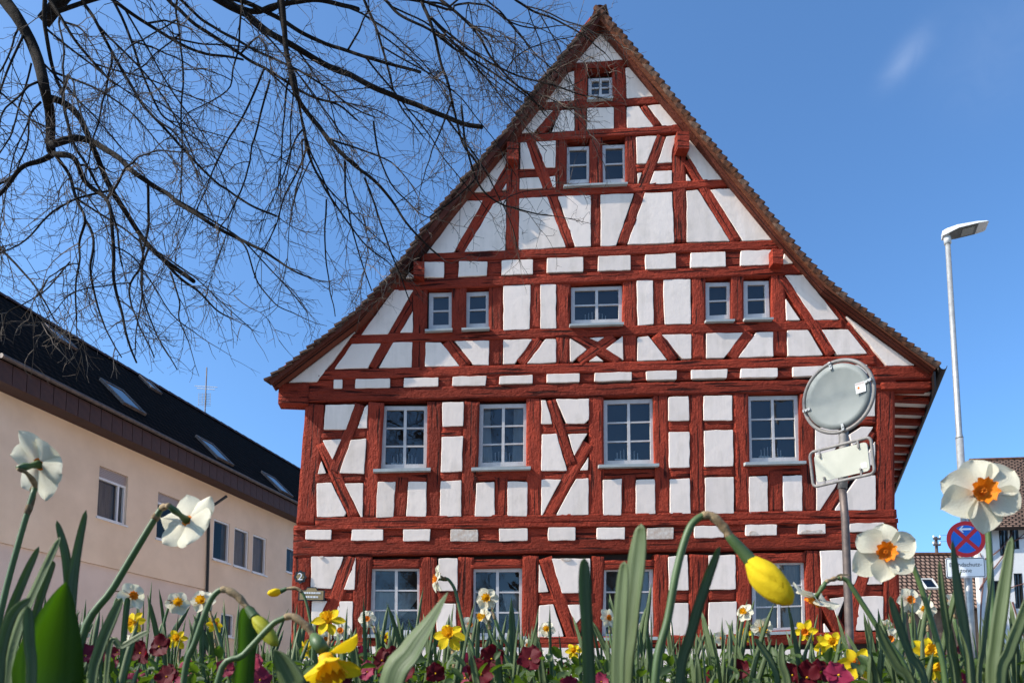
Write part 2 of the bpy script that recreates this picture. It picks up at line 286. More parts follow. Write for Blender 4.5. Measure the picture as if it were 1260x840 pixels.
M['wbwall'] = mat('white_far_render', (0.74, 0.73, 0.71), 0.9, c2=(0.66, 0.65, 0.63), nscale=1.5, bump=0.2, bscale=40)
M['vine'] = mat('red_brown_vine', (0.13, 0.055, 0.045), 0.8)
M['brownwall'] = mat('brown_weathered_boards', (0.10, 0.075, 0.06), 0.9, c2=(0.06, 0.045, 0.04), nscale=6)
M['plaque'] = mat('dark_plaque', (0.02, 0.02, 0.02), 0.4); M['gold'] = mat('ochre_plaque_face', (0.34, 0.24, 0.10), 0.5, c2=(0.24, 0.17, 0.08), nscale=20)
M['candle'] = mat('white_candle', (0.8, 0.8, 0.78), 0.5)
def tile_roof_mat(name, ca, cb, cm, sx, sy):
    m = bpy.data.materials.new(name); m.use_nodes = True; n, l = m.node_tree.nodes, m.node_tree.links; b = n['Principled BSDF']; b.inputs['Roughness'].default_value = 0.95; b.inputs['Specular IOR Level'].default_value = 0.04
    uv = n.new('ShaderNodeUVMap'); uv.uv_map = 'uv'
    br = n.new('ShaderNodeTexBrick'); br.offset = 0.5; br.inputs['Color1'].default_value = (*ca, 1); br.inputs['Color2'].default_value = (*cb, 1); br.inputs['Mortar'].default_value = (*cm, 1)
    br.inputs['Scale'].default_value = 1.0; br.inputs['Brick Width'].default_value = sx; br.inputs['Row Height'].default_value = sy; br.inputs['Mortar Size'].default_value = 0.18 * sy; br.inputs['Mortar Smooth'].default_value = 0.3
    l.new(uv.outputs[0], br.inputs[0]); l.new(br.outputs['Color'], b.inputs['Base Color'])
    bp = n.new('ShaderNodeBump'); bp.inputs['Strength'].default_value = 0.8; bp.inputs['Distance'].default_value = 0.04; bp.invert = True
    l.new(br.outputs['Fac'], bp.inputs['Height']); l.new(bp.outputs[0], b.inputs['Normal']); return m
M['darkroof'] = tile_roof_mat('dark_tile_roof', (0.020, 0.011, 0.007), (0.010, 0.006, 0.004), (0.003, 0.002, 0.002), 0.22, 0.30)
M['wroof'] = tile_roof_mat('brown_clay_tile_roof', (0.19, 0.12, 0.09), (0.13, 0.085, 0.065), (0.02, 0.015, 0.013), 0.24, 0.20)
M['farroof'] = tile_roof_mat('far_clay_tile_roof', (0.30, 0.20, 0.155), (0.21, 0.135, 0.105), (0.03, 0.022, 0.02), 0.24, 0.30)
# ================================================================== SETTING
def sheet(name, pts, z, m):
    o = mo(name, [(x, y, z) for x, y in pts], [tuple(range(len(pts)))], m, smooth=False); tag(o, kind='structure'); return o
sheet('ground', [(-1500, -1500), (1500, -1500), (1500, 1500), (-1500, 1500)], -0.012, M['ground'])
sheet('road', [(-60, 4.95), (60, 4.95), (60, 9.6), (-60, 9.6)], -0.004, M['bounce_road'])
pv = MB().box((0, 10.95, 0.04), (60, 1.35, 0.06)).out('pavement', M['paving']); tag(pv, kind='structure')
def bedz(x, y):
    t = max(0.0, min(1.0, (y - 0.2) / 2.0)); u_ = max(0.0, min(1.0, (4.4 - y) / 1.2)); t = t * t * (3 - 2 * t); u_ = u_ * u_ * (3 - 2 * u_)
    return 0.0 + 0.115 * t * u_ + 0.012 * noise.noise(Vector((x * 2.5, y * 2.5, 0)))
NX, NY = 70, 40
bv, bf = [], []
for j in range(NY + 1):
    for i in range(NX + 1):
        x = -5 + 10.5 * i / NX; y = -0.9 + 5.5 * j / NY; bv.append((x, y, bedz(x, y)))
for j in range(NY):
    for i in range(NX):
        a = j * (NX + 1) + i; bf.append((a, a + 1, a + NX + 2, a + NX + 1))
o = mo('flower_bed_soil', bv, bf, M['soil']); tag(o, kind='structure')
kb = MB()
kb.box((0.25, 4.72, 0.04), (5.5, 0.10, 0.06)); kb.box((-5.12, 1.85, 0.04), (0.10, 2.76, 0.06)); kb.box((5.62, 1.85, 0.04), (0.10, 2.76, 0.06))
tag(kb.out('kerb', M['kerb']), kind='structure')

# ================================================================== HALF-TIMBERED HOUSE
CR = {'A': (320, 440, 3.9375), 'B': (620, 440, 3.9375), 'C': (900, 400, 3.5), 'D': (320, 630, 3.9375), 'E': (620, 630, 3.9375), 'F': (900, 600, 3.5),
      'G': (340, 300, 4.2), 'H': (600, 300, 4.2), 'I': (840, 280, 3.706), 'J': (520, 150, 4.668), 'K': (720, 150, 4.668), 'L': (640, 0, 5.25)}
def cpx(k, x, y): a, b, s = CR[k]; return (a + x / s, b + y / s)
ang = R(5.5)
FO = at(740, 865, 13.0); FO.z = 0.0
FAC = Plane(FO, Vector((math.cos(ang), math.sin(ang), 0)), Vector((0, 0, 1)))
house = thing('half_timbered_house', FAC.w(0, 0), 'tall gabled house with red timber framing and white plaster fields', 'house')
DB = Vector((math.sin(R(22)), math.cos(R(22)), 0))                 # the skewed long axis of the old house
BACK = -0.20
def timber(name, p0, p1, wpx, front=0.0, parent=house, m='timber', back=BACK, rough=1.0, px=True, seg=0.07):
    if px:
        a = Vector(FAC.st(*p0)); b = Vector(FAC.st(*p1)); w = wpx / 69.2
    else: a, b, w = Vector(p0), Vector(p1), wpx
    d = b - a; L = d.length; d.normalize(); q = Vector((-d.y, d.x))
    n = max(3, int(L / seg)); prof = [-0.5, -0.48, -0.3, -0.1, 0.1, 0.3, 0.48, 0.5]; K = len(prof)
    so = rng.uniform(0, 100); v, uv = [], []
    for i in range(n + 1):
        s = L * i / n
        w0 = w * (1 + 0.07 * rough * noise.noise(Vector((s * 1.7 + so, 0, so)))); sh = 0.010 * rough * noise.noise(Vector((s * 1.3, so, 3)))
        for j, t in enumerate(prof):
            f = front + rough * (0.008 * noise.noise(Vector((s * 4 + so, t * w * 7, 1.7))) + 0.007 * noise.noise(Vector((s * 9 + so, so, t * w * 18))))
            if j in (0, K - 1): f -= 0.008
            p = a + d * s + q * (t * w0 + sh); v.append(FAC.w(p.x, p.y, f)); uv.append((s + so, t * w + so * 0.37))
    f_ = []
    for i in range(n):
        for j in range(K - 1): k = i * K + j; f_.append((k, k + K, k + K + 1, k + 1))
    base = len(v)
    for i in range(n + 1):
        s = L * i / n
        for t in (-0.5, 0.5):
            p = a + d * s + q * (t * w); v.append(FAC.w(p.x, p.y, back)); uv.append((s + so, t * (w + 0.3) + so * 0.37))
    for i in range(n):
        f_.append((i * K, base + 2 * i, base + 2 * i + 2, (i + 1) * K)); f_.append((i * K + K - 1, (i + 1) * K + K - 1, base + 2 * i + 3, base + 2 * i + 1))
    for i in (0, n): f_.append((base + 2 * i, *[i * K + j for j in range(K)], base + 2 * i + 1))
    return mo(name, v, f_, M[m], parent, uv)
def roundpoly(P, r, step=0.07, jit=0.0055):
    n = len(P); out = []
    cx = sum((p for p in P), Vector((0, 0))) / n
    if sum((P[i].x * P[(i + 1) % n].y - P[(i + 1) % n].x * P[i].y) for i in range(n)) < 0: P = P[::-1]
    for i in range(n):
        a, b, c = P[i - 1], P[i], P[(i + 1) % n]
        l1, l2 = (a - b).length, (c - b).length; rr = min(r, 0.33 * l1, 0.33 * l2)
        s, e = b + (a - b).normalized() * rr, b + (c - b).normalized() * rr
        for k in range(4):
            t = k / 3; out.append((1 - t) ** 2 * s + 2 * t * (1 - t) * b + t * t * e)
        a2 = P[(i + 2) % n]; l3 = (a2 - c).length; rr2 = min(r, 0.33 * l2, 0.33 * l3)
        e2 = c + (b - c).normalized() * rr2; m_ = int((e2 - e).length / step)
        for k in range(1, m_): out.append(e + (e2 - e) * (k / m_))
    so = rng.uniform(0, 50)
    return [p + Vector((noise.noise(Vector((p.x * 6, p.y * 6, so))), noise.noise(Vector((p.x * 6, p.y * 6, so + 9))))) * jit * 2 for p in out]
def panel(k, pts, m='plaster', parent=house, front=0.0135, name='infill_panel', raw=False):
    P = [Vector(FAC.st(*(p if raw else cpx(k, *p)), 0.015)) for p in pts]
    ring = roundpoly(P, 0.016); n = len(ring)
    area = abs(sum(ring[i].x * ring[(i + 1) % n].y - ring[(i + 1) % n].x * ring[i].y for i in range(n))) / 2
    per = sum((ring[i] - ring[i - 1]).length for i in range(n)); ins = min(1.0, area / per / 0.05)
    nr = []
    for i in range(n):
        t = (ring[(i + 1) % n] - ring[i - 1]).normalized(); nr.append(Vector((-t.y, t.x)))
    rows = [(0.0, -0.06), (0.0, front - 0.006), (0.003, front - 0.002), (0.008 * ins, front)]
    v = []; so = rng.uniform(0, 50)
    for d, f in rows:
        for i in range(n):
            p = ring[i] + nr[i] * d; v.append(FAC.w(p.x, p.y, f))
    f_ = [(r * n + i, r * n + (i + 1) % n, (r + 1) * n + (i + 1) % n, (r + 1) * n + i) for r in range(len(rows) - 1) for i in range(n)]
    f_.append(tuple((len(rows) - 1) * n + i for i in range(n)))
    return mo(name, v, f_, M[m], parent, smooth=False)
PANELS = {
 'A': [[(318,228),(460,224),(415,347),(308,347)], [(508,238),(523,224),(518,341),(473,342)], [(303,400),(395,392),(350,495)], [(440,398),(515,391),(503,560),(384,558)], [(296,498),(320,558),(279,562)],
       [(275,607),(345,605),(417,750),(405,768),(275,771)], [(410,608),(499,606),(496,772),(488,772)], [(570,601),(657,600),(645,772),(562,772)], [(718,600),(806,598),(804,770),(709,768)], [(884,216),(988,212),(985,330),(883,333)],
       [(880,382),(983,379),(978,550),(876,553)], [(875,597),(975,594),(974,768),(871,769)], [(1048,604),(1136,600),(1137,767),(1040,768)]],
 'B': [[(18,598),(115,600),(113,767),(18,766)], [(182,204),(205,206),(235,320),(182,321)], [(252,200),(413,198),(412,298),(390,319),(305,318)], [(184,371),(256,369),(306,546),(182,548)], [(310,369),(404,366),(343,474)], [(410,482),(408,543),(370,544)],
       [(183,589),(277,589),(186,762),(180,762)], [(350,586),(410,583),(411,761),(252,764)], [(482,590),(572,587),(571,760),(481,762)], [(640,590),(732,587),(735,755),(640,758)], [(805,586),(902,583),(905,752),(806,755)],
       [(798,190),(896,186),(898,303),(798,305)], [(800,360),(900,357),(900,530),(801,533)], [(968,184),(1106,181),(1107,302),(968,304)], [(970,352),(1110,349),(1112,524),(972,527)], [(975,580),(1115,577),(1115,753),(976,755)]],
 'C': [[(76,652),(156,648),(158,806),(78,808)], [(222,648),(304,645),(306,798),(226,800)], [(435,296),(620,290),(618,390),(490,392)], [(362,300),(395,298),(450,392),(362,396)], [(362,440),(470,437),(478,480),(440,545),(362,600)], [(510,470),(560,437),(612,437),(585,480),(520,520)], [(600,530),(620,500),(620,600),(565,602)],
       [(367,650),(470,648),(450,690),(380,797),(367,797)], [(548,648),(622,646),(622,795),(448,797),(450,785)]],
 'D': [[(247,212),(405,214),(345,370),(247,366)], [(463,220),(458,372),(407,374)], [(250,428),(325,427),(268,560),(250,560)], [(385,430),(450,430),(445,590),(330,590)], [(866,222),(957,222),(955,380),(860,380)], [(856,442),(950,442),(946,640),(856,640)]],
 'E': [[(172,250),(217,386),(170,388)], [(230,222),(420,224),(415,388),(282,390)], [(172,450),(240,446),(290,600),(165,610)], [(310,447),(420,447),(410,470),(345,545)], [(798,215),(890,205),(895,375),(800,380)], [(810,440),(895,437),(895,605),(808,605)], [(993,208),(1122,205),(1124,372),(995,375)], [(995,435),(1128,431),(1128,598),(990,600)]],
 'F': [[(383,270),(590,266),(530,415),(390,419)], [(612,320),(648,318),(650,413),(582,415)], [(425,478),(492,468),(455,560)], [(555,467),(655,465),(655,612),(535,612)], [(400,580),(425,620),(400,622)]],
 'G': [[(610,235),(708,237),(575,466),(438,469)], [(706,347),(704,457),(640,458)], [(408,452),(208,712),(63,716)], [(392,516),(540,514),(472,641),(300,646)], [(605,508),(702,506),(700,637),(530,640)], [(772,508),(850,508),(948,630),(768,634)], [(922,502),(1100,499),(1098,624),(1020,625)]],
 'H': [[(82,213),(222,210),(218,441),(82,446)], [(273,209),(354,208),(354,436),(274,438)], [(82,495),(232,492),(140,618),(80,620)], [(300,492),(354,490),(354,612),(204,618)], [(427,486),(514,543),(438,608),(426,606)], [(528,486),(603,479),(570,506)], [(698,476),(702,600),(612,541)], [(524,606),(563,578),(600,606)],
       [(770,190),(855,187),(858,414),(778,420)], [(908,185),(1048,181),(1050,412),(915,416)], [(775,482),(830,476),(928,598),(775,604)], [(902,468),(1053,466),(1053,592),(1008,594)]],
 'I': [[(108,480),(275,478),(190,592),(108,596)], [(335,478),(412,475),(415,585),(255,592)], [(468,216),(550,215),(715,418),(600,420)], [(470,325),(537,420),(474,423)], [(477,468),(572,466),(640,580),(480,585)], [(635,466),(755,463),(842,573),(705,579)], [(745,402),(1058,626),(932,629)]],
 'J': [[(563,120),(597,118),(645,268),(560,272)], [(652,112),(765,108),(763,260),(707,263)], [(558,322),(668,315),(688,380),(556,386)], [(730,315),(762,310),(764,374),(748,374)], [(488,170),(492,220),(390,400),(295,403)], [(482,350),(482,390),(458,392)], [(248,452),(348,450),(178,750),(25,753)], [(480,445),(476,738),(240,745),(405,470)], [(556,435),(715,430),(822,718),(553,734)], [(778,426),(967,420),(966,712),(878,716)]],
 'K': [[(90,418),(280,410),(180,708),(90,714)], [(345,408),(500,402),(512,692),(243,704)], [(583,395),(648,390),(832,684),(586,690)], [(720,388),(843,382),(1082,676),(908,683)], [(293,85),(412,80),(352,238),(297,240)], [(468,82),(526,78),(500,160),(499,232),(416,236)], [(302,292),(327,290),(304,355)], [(400,282),(499,278),(499,352),(370,357)], [(577,165),(605,98),(803,330),(683,335)], [(583,298),(610,338),(583,340)]],
 'L': [[(530,205),(690,388),(358,408)], [(310,470),(350,458),(350,655),(165,658)], [(682,438),(735,437),(885,620),(690,637)], [(112,714),(215,712),(85,856),(5,858)], [(265,712),(350,708),(351,846),(205,852)], [(435,696),(605,692),(607,830),(432,836)], [(690,690),(768,686),(862,820),(690,828)], [(825,682),(920,674),(1035,810),(925,816)]],
}
for k, L_ in PANELS.items():
    for p in L_: panel(k, p)
# rows of joist ends with small white fields between them
def joistrow(items, w_band, front=0.004, first=None, last=None):
    quads = [[cpx(k, *q) for q in pts] for k, pts, mm in items]
    for (k, pts, mm) in items: panel(k, pts, mm, front=0.030 if mm == 'plaster' else 0.026, name='infill_panel' if mm == 'plaster' else 'bare_brick_field')
    ends = [first] + [((q[1][0] + q[2][0]) / 2, (q[1][1] + q[2][1]) / 2) for q in quads]; starts = [((q[0][0] + q[3][0]) / 2, (q[0][1] + q[3][1]) / 2) for q in quads] + [last]
    for e, s in zip(ends, starts):
        if e is None or s is None or s[0] - e[0] < 4: continue
        timber('joist_end', ((e[0] - 1), e[1]), (s[0] + 1, s[1]), w_band, rng.uniform(-0.012, 0.006), rough=0.5)
joistrow([('D', [(222,86),(347,85),(346,133),(220,133)], 'plaster'), ('D', [(444,84),(598,83),(596,136),(440,137)], 'plaster'), ('D', [(694,83),(824,83),(822,139),(692,139)], 'plaster'), ('D', [(922,84),(1057,84),(1057,141),(922,141)], 'bare'),
          ('E', [(-23,80),(114,79),(115,138),(-23,140)], 'plaster'), ('E', [(215,74),(347,72),(346,136),(213,137)], 'plaster'), ('E', [(450,76),(586,74),(585,131),(449,132)], 'plaster'), ('E', [(692,76),(822,74),(821,130),(690,131)], 'bare'),
          ('E', [(922,68),(1065,64),(1065,122),(922,126)], 'plaster'), ('F', [(60,158),(194,157),(194,204),(60,206)], 'plaster'), ('F', [(288,158),(404,156),(404,197),(288,199)], 'plaster'), ('F', [(508,153),(655,150),(655,187),(508,190)], 'plaster')], 18, first=(362, 658), last=(1103, 649))
joistrow([('G', [(297,703),(342,701),(340,748),(295,750)], 'plaster'), ('G', [(412,699),(588,697),(588,744),(408,747)], 'plaster'), ('G', [(660,694),(838,691),(836,738),(658,741)], 'plaster'), ('G', [(910,687),(1087,682),(1080,733),(908,735)], 'plaster'),
          ('H', [(60,686),(233,678),(232,721),(60,725)], 'plaster'), ('H', [(306,674),(475,670),(475,714),(306,718)], 'plaster'), ('H', [(553,667),(743,662),(743,706),(552,712)], 'plaster'), ('H', [(817,659),(977,655),(976,700),(820,705)], 'plaster'),
          ('H', [(1052,653),(1240,648),(1235,693),(1054,698)], 'plaster'), ('I', [(265,643),(433,640),(433,682),(263,685)], 'plaster'), ('I', [(500,636),(662,631),(662,674),(502,680)], 'plaster'), ('I', [(722,630),(840,626),(840,668),(722,672)], 'plaster')], 14, first=(372, 473), last=(1080, 457))
joistrow([('G', [(688,150),(712,168),(708,178),(668,178)], 'plaster'), ('G', [(765,95),(868,95),(866,176),(762,174)], 'plaster'), ('G', [(945,92),(1090,92),(1088,165),(940,172)], 'plaster'), ('H', [(73,86),(234,82),(233,158),(72,162)], 'plaster'), ('H', [(306,76),(496,70),(495,145),(306,150)], 'plaster'),
          ('H', [(572,66),(738,60),(739,136),(570,142)], 'plaster'), ('H', [(815,58),(970,50),(972,128),(816,134)], 'plaster'), ('H', [(1048,48),(1228,42),(1230,118),(1048,124)], 'plaster'), ('I', [(265,108),(410,103),(405,170),(262,176)], 'plaster'), ('I', [(465,112),(508,164),(456,167)] + [(456,150)], 'plaster')], 21)
# bare patches where plaster has flaked
for k, pts in [('F', [(72,196),(84,186),(104,188),(116,200),(112,204),(74,205)]), ('F', [(296,190),(312,180),(345,184),(385,178),(396,190),(394,196),(298,197)]), ('D', [(285,213),(310,213),(302,226),(290,224)]), ('E', [(275,225),(330,224),(318,236),(285,236)])]:
    panel(k, pts, 'bare', front=0.034, name='bare_brick_field')
BEAMS = [((361,674.5),(1106,664.5),20,.016), ((388,642),(1103,631.5),11,.012), ((362,649.5),(1104,640.5),6,.028), ((344,487),(1102,473),17,.016), ((392,461.5),(1078,443),13,.010), ((430,417),(1038,399),13,.008), ((478,352),(988,331),14,.016),
         ((518,318),(958,301),12,.014), ((575,244),(903,224),11,.010), ((624,171.5),(852,157.5),11,.014), ((663,131),(817,123.5),10,.012), ((704,82.5),(774,77.5),9,.012), ((361,796),(1108,783),14,.02), ((1074,460),(1147,459),19,.03), ((1083,475.5),(1146,475),10,.05), ((343,484.5),(380,486),27,.03)]
for a, b, w_, f in BEAMS: timber('beam', a, b, w_, f)
RAILS = [((637,214),(688,210),11), ((783,207),(828,203),10), ((395,534),(453,532),12), ((388,588),(448,586),12), ((543,530.5),(571,530),12), ((542,586),(568,585),12), ((666,527.5),(725,526),12), ((666,584),(725,583),11), ((822,524),(850,523.5),13), ((823,581.5),(850,581),13), ((865,523),(903,522),12), ((866,580.5),(904,579),13),
         ((462,586),(526,585),13), ((585,584),(652,583),13), ((741,582),(806,580),13), ((920,577),(988,575.5),14), ((1003,516),(1077,515),12), ((1003,578),(1078,576),13), ((382,731),(437,732),14), ((538,734),(562,734),15), ((663,736),(732,736),14), ((823,733),(849,732),15), ((872,732),(907,731),14), ((1008,727),(1088,726),14),
         ((457,693),(518,693),11), ((579,693.5),(645,692.5),11), ((741,694.5),(805,693.5),11), ((921,686),(991,685),12),
         ((457,787),(520,786.5),13), ((580,789),(645,788),11), ((741,788),(806,787),11), ((920,783),(996,780),13)]
for a, b, w_ in RAILS: timber('rail', a, b, w_, rng.uniform(-.006, .004))
POSTS = [((388,497),(377,645),23), ((372.5,684),(370,800),22), ((463,495),(455,637),18), ((535,494),(533,637),17), ((581,494),(577,636),19), ((495,587),(492,637),15), ((617,587),(616.5,637),15), ((657.5,490),(657,636),18), ((734,488),(733.5,635),18), ((774,584),(774,633),17), ((813,486),(816,632),18), ((857,484),(859,631),18), ((911.5,482),(914.5,630),19),
         ((954,578),(955,630),18), ((993,485),(995,630),19), ((1089.5,477),(1090.5,640),24), ((1095,650),(1098,790),21), ((447,684),(443,795),20), ((527,685),(527,795),20), ((573,685),(571,795),19), ((653,683),(652,795),19), ((736,684),(733,795),15), ((814,682),(814,792),18), ((860,682),(859,790),24), ((915,680),(916,789),19), ((1000,677),(1003,787),19),
         ((516.5,344),(515,455),19), ((565,345),(565,410),18), ((610.5,345),(610,450),17), ((659,348),(658.5,405),13), ((693.5,347),(692.5,448),17), ((774.5,343),(775,445),17), ((811,342),(811.5,402),13), ((859.5,341),(860,442),18), ((907.5,340),(907.5,397),16), ((957.5,338),(960.5,437),18),
         ((631.5,190),(631,308),16), ((691,172),(690.5,235),14), ((733.5,168),(733.5,232),16), ((733,238),(733,303),12), ((776.5,166),(777,228),14), ((835.5,182),(837.5,298),17), ((714.5,84),(714.5,128),17), ((761.5,82),(762.5,122),16), ((714,134),(714,167),15), ((763,130),(763.5,163),15)]
for a, b, w_ in POSTS: timber('post', a, b, w_ + 1, rng.uniform(-.004, .006))
BRACES = [((442,497),(411,582),12), ((396,545),(436,636),12), ((677,492),(704,572),12), ((723,545),(673,634),14), ((1072,530),(1016,630),12), ((1012,488),(1050,575),12), ((430,684),(395,795),15), ((671,686),(708,790),15), ((724,752),(695,795),10), ((1066,690),(1044,787),15), ((1012,735),(1036,780),13), ((400,735),(378,790),13),
          ((513,362),(458,452),14), ((550,420),(575,450),13), ((663,417),(641,447),13), ((702,411),(764,444),13), ((755,414),(712,444),12), ((807,412),(830,442),13), ((922,409),(900,440),13), ((964,342),(1024,436),13), ((652,172),(702,303),13), ((626,206),(566,310),13), ((814,168),(766,301),12), ((846,197),(906,297),13), ((686,136),(664,162),10), ((793,130),(810,156),9)]
for a, b, w_ in BRACES: timber('brace', a, b, w_ + 2, rng.uniform(.004, .010))
for line, w_ in (([(736,24),(690,88),(642,152),(575,238),(520,307)], 23), ([(520,307),(470,364),(420,414),(348,464)], 24), ([(739,24),(790,88),(842,156),(898,226),(955,301)], 21), ([(955,301),(1000,352),(1040,398),(1084,452)], 20), ([(1000,345),(1060,390),(1140,452)], 18), ([(483,352),(440,410),(398,468)], 14)):
    for p, q in zip(line[:-1], line[1:]): timber('gable_rafter', p, q, w_, rng.uniform(-.034, -.026))

# ---- windows
def window(quad, cols, rows, sill, parent=house, rec=-0.075, curtain=None, sill_out=0.085, bar=0.028, fr=0.05):
    P = [Vector(FAC.st(*q, rec)) for q in quad]     # TL TR BR BL
    def bl(s, t): return (P[0] * (1 - s) + P[1] * s) * (1 - t) + (P[3] * (1 - s) + P[2] * s) * t
    W_ = (P[1] - P[0]).length; H_ = (P[3] - P[0]).length; fs, ft = fr / W_, fr / H_
    def slab(mb, s0, s1, t0, t1, f0, f1):
        v = [FAC.w(*bl(s, t), f) for f in (f0, f1) for s, t in ((s0, t0), (s1, t0), (s1, t1), (s0, t1))]
        mb.add(v, [(0, 1, 2, 3), (7, 6, 5, 4), (0, 4, 5, 1), (1, 5, 6, 2), (2, 6, 7, 3), (3, 7, 4, 0)])
    mb = MB()
    e = 0.02 / W_
    slab(mb, -e, fs, -0.02, 1.02, rec - 0.07, rec); slab(mb, 1 - fs, 1 + e, -0.02, 1.02, rec - 0.07, rec)
    slab(mb, fs, 1 - fs, -0.02, ft, rec - 0.07, rec - 0.002); slab(mb, fs, 1 - fs, 1 - ft * 1.2, 1.02, rec - 0.07, rec - 0.002)
    win = mb.out('window', M['frame'], parent)
    bs, bt = bar / W_, bar / H_
    ss = [fs + (1 - 2 * fs) * i / cols for i in range(cols + 1)]; tt = [ft + (1 - 2.2 * ft) * j / rows for j in range(rows + 1)]
    mb = MB()
    for i in range(1, cols): slab(mb, ss[i] - bs * (0.9 if cols == 2 else .5), ss[i] + bs * (0.9 if cols == 2 else .5), ft, 1 - ft * 1.2, rec - 0.055, rec - 0.006)
    for j in range(1, rows):
        for i in range(cols):
            a_ = ss[i] + (bs * 0.9 if i else 0); b_ = ss[i + 1] - (bs * 0.9 if i < cols - 1 else 0)
            slab(mb, a_, b_, tt[j] - bt * .5, tt[j] + bt * .5, rec - 0.052, rec - 0.010)
    if mb.v: mb.out('glazing_bars', M['frame'], win)
    for i in range(cols):
        for j in range(rows):
            mb = MB(); tl = rng.uniform(-.002, .002); tl2 = rng.uniform(-.002, .002)
            v = [FAC.w(*bl(s, t), rec - 0.032 + d) for s, t, d in ((ss[i], tt[j], tl), (ss[i + 1], tt[j], -tl), (ss[i + 1], tt[j + 1], tl2), (ss[i], tt[j + 1], -tl2))]
            mb.add(v, [(0, 1, 2, 3)]); mb.out('pane', M['glass'], win, face=FAC.n)
    if sill:
        s0, s1 = Vector(FAC.st(*sill[0], 0.08)), Vector(FAC.st(*sill[1], 0.08)); th = sill[2] / 69.2
        v = []
        for f, dz in ((rec - 0.03, 0.02), (sill_out, 0.0)):
            for p in (s0, s1): v.append(FAC.w(p.x, p.y + dz, f)); v.append(FAC.w(p.x, p.y - th, f))
        mo('window_sill', v, [(0, 2, 3, 1), (4, 5, 7, 6), (0, 4, 6, 2), (1, 3, 7, 5), (0, 1, 5, 4), (2, 6, 7, 3)], M['sill'], win, smooth=False)
    if curtain:
        for (a_, b_, c_, d_, mk, *t0_) in curtain:      # s-left-top, s-right-top, s-left-bottom, s-right-bottom
            nx, ny = 24, 6; v = []
            for j in range(ny + 1):
                for i in range(nx + 1):
                    t = j / ny; sl = a_ + (c_ - a_) * t ** 1.6; sr = b_ + (d_ - b_) * t ** 1.6; s = sl + (sr - sl) * i / nx
                    v.append(FAC.w(*bl(s, (t0_[0] if t0_ else 0.02) + (0.98 - (t0_[0] if t0_ else 0.02)) * t), rec - 0.105 + 0.012 * math.sin(i * 2.1 + 0.4 * j)))
            f_ = [(j * (nx + 1) + i, j * (nx + 1) + i + 1, (j + 1) * (nx + 1) + i + 1, (j + 1) * (nx + 1) + i) for j in range(ny) for i in range(nx)]
            mo('curtain', v, f_, M[mk], win)
    return win, bl, rec
def q(k, *pts): return [cpx(k, *p) for p in pts]
def px4(x0, y0, x1, y1, x2, y2, x3, y3): return [(x0, y0), (x1, y1), (x2, y2), (x3, y3)]
wins = []
w = window(q('A', (600,240), (808,240), (805,530), (592,532)), 2, 3, (cpx('A', 548, 538), cpx('A', 826, 532), 3.6)); wins.append(w)
w = window([cpx('A', 1070, 232), cpx('B', 108, 228), cpx('B', 108, 517), cpx('A', 1063, 524)], 2, 3, (cpx('A', 1025, 531), cpx('B', 130, 525), 3.6), curtain=[(0.02, 0.22, 0.02, 0.3, 'curtain'), (0.74, 0.98, 0.7, 0.98, 'curtain')]); wins.append(w)
w = window(q('B', (488,212), (720,205), (724,508), (490,514)), 2, 3, (cpx('B', 460, 517), cpx('B', 752, 511), 3.6)); wins.append(w)
w = window(q('C', (72,312), (280,308), (290,580), (78,585)), 2, 3, (cpx('C', 60, 589), cpx('C', 322, 583), 3.6)); wins.append(w)
w = window(q('D', (545,268), (775,270), (775,585), (540,588)), 2, 3, (cpx('D', 495, 591), cpx('D', 790, 590), 3.6), curtain=[(0.02, 0.98, 0.02, 0.18, 'curtain', .36)])
w = window([cpx('D', 1032, 275), cpx('E', 88, 275), cpx('E', 88, 600), cpx('D', 1028, 600)], 2, 3, (cpx('D', 1000, 602), cpx('E', 110, 600), 3.6), curtain=[(0.02, 0.42, 0.02, 0.08, 'curtain', .3), (0.6, 0.98, 0.92, 0.98, 'curtain', .3)])
w = window(q('E', (483,272), (718,272), (720,600), (480,605)), 2, 3, (cpx('E', 455, 606), cpx('E', 745, 602), 3.6), curtain=[(0.72, 0.98, 0.72, 0.98, 'curtain')])
w = window(q('F', (92,320), (310,318), (318,610), (95,620)), 2, 3, (cpx('F', 70, 622), cpx('F', 335, 614), 3.6), curtain=[(0.02, 0.98, 0.02, 0.98, 'tan_curtain')])
window(q('G', (795,258), (908,255), (908,436), (793,440)), 1, 2, (cpx('G', 768, 441), cpx('G', 910, 435), 2.6), fr=.06)
window(q('G', (985,255), (1100,250), (1100,428), (980,433)), 1, 2, (cpx('G', 958, 434), cpx('G', 1102, 429), 2.6), fr=.06)
w = window(q('H', (437,230), (690,222), (692,403), (437,410)), 2, 2, (cpx('H', 425, 413), cpx('H', 704, 404), 2.8)); wins.append(w)
window(q('I', (107,255), (215,253), (217,412), (108,418)), 1, 2, (cpx('I', 106, 420), cpx('I', 238, 417), 2.6), fr=.06)
window(q('I', (282,248), (387,247), (392,405), (283,412)), 1, 2, (cpx('I', 282, 412), cpx('I', 414, 409), 2.6), fr=.06)
window(q('J', (830,150), (958,145), (958,345), (830,352)), 1, 2, (cpx('J', 812, 361), cpx('K', 30, 353), 2.4), fr=.05)
window(q('K', (103,140), (230,135), (235,342), (100,348)), 1, 2, (cpx('K', 32, 353), cpx('K', 244, 346), 2.4), fr=.05)
window(q('L', (447,512), (590,505), (592,622), (447,630)), 2, 2, (cpx('L', 435, 633), cpx('L', 600, 624), 2.2), fr=.045)
where = ['leftmost upstairs window of the timbered house', 'second upstairs window, the one with curtains', 'upstairs window above the tall green leaves', 'upstairs window beside the round mirror', 'wide window in the middle of the gable']
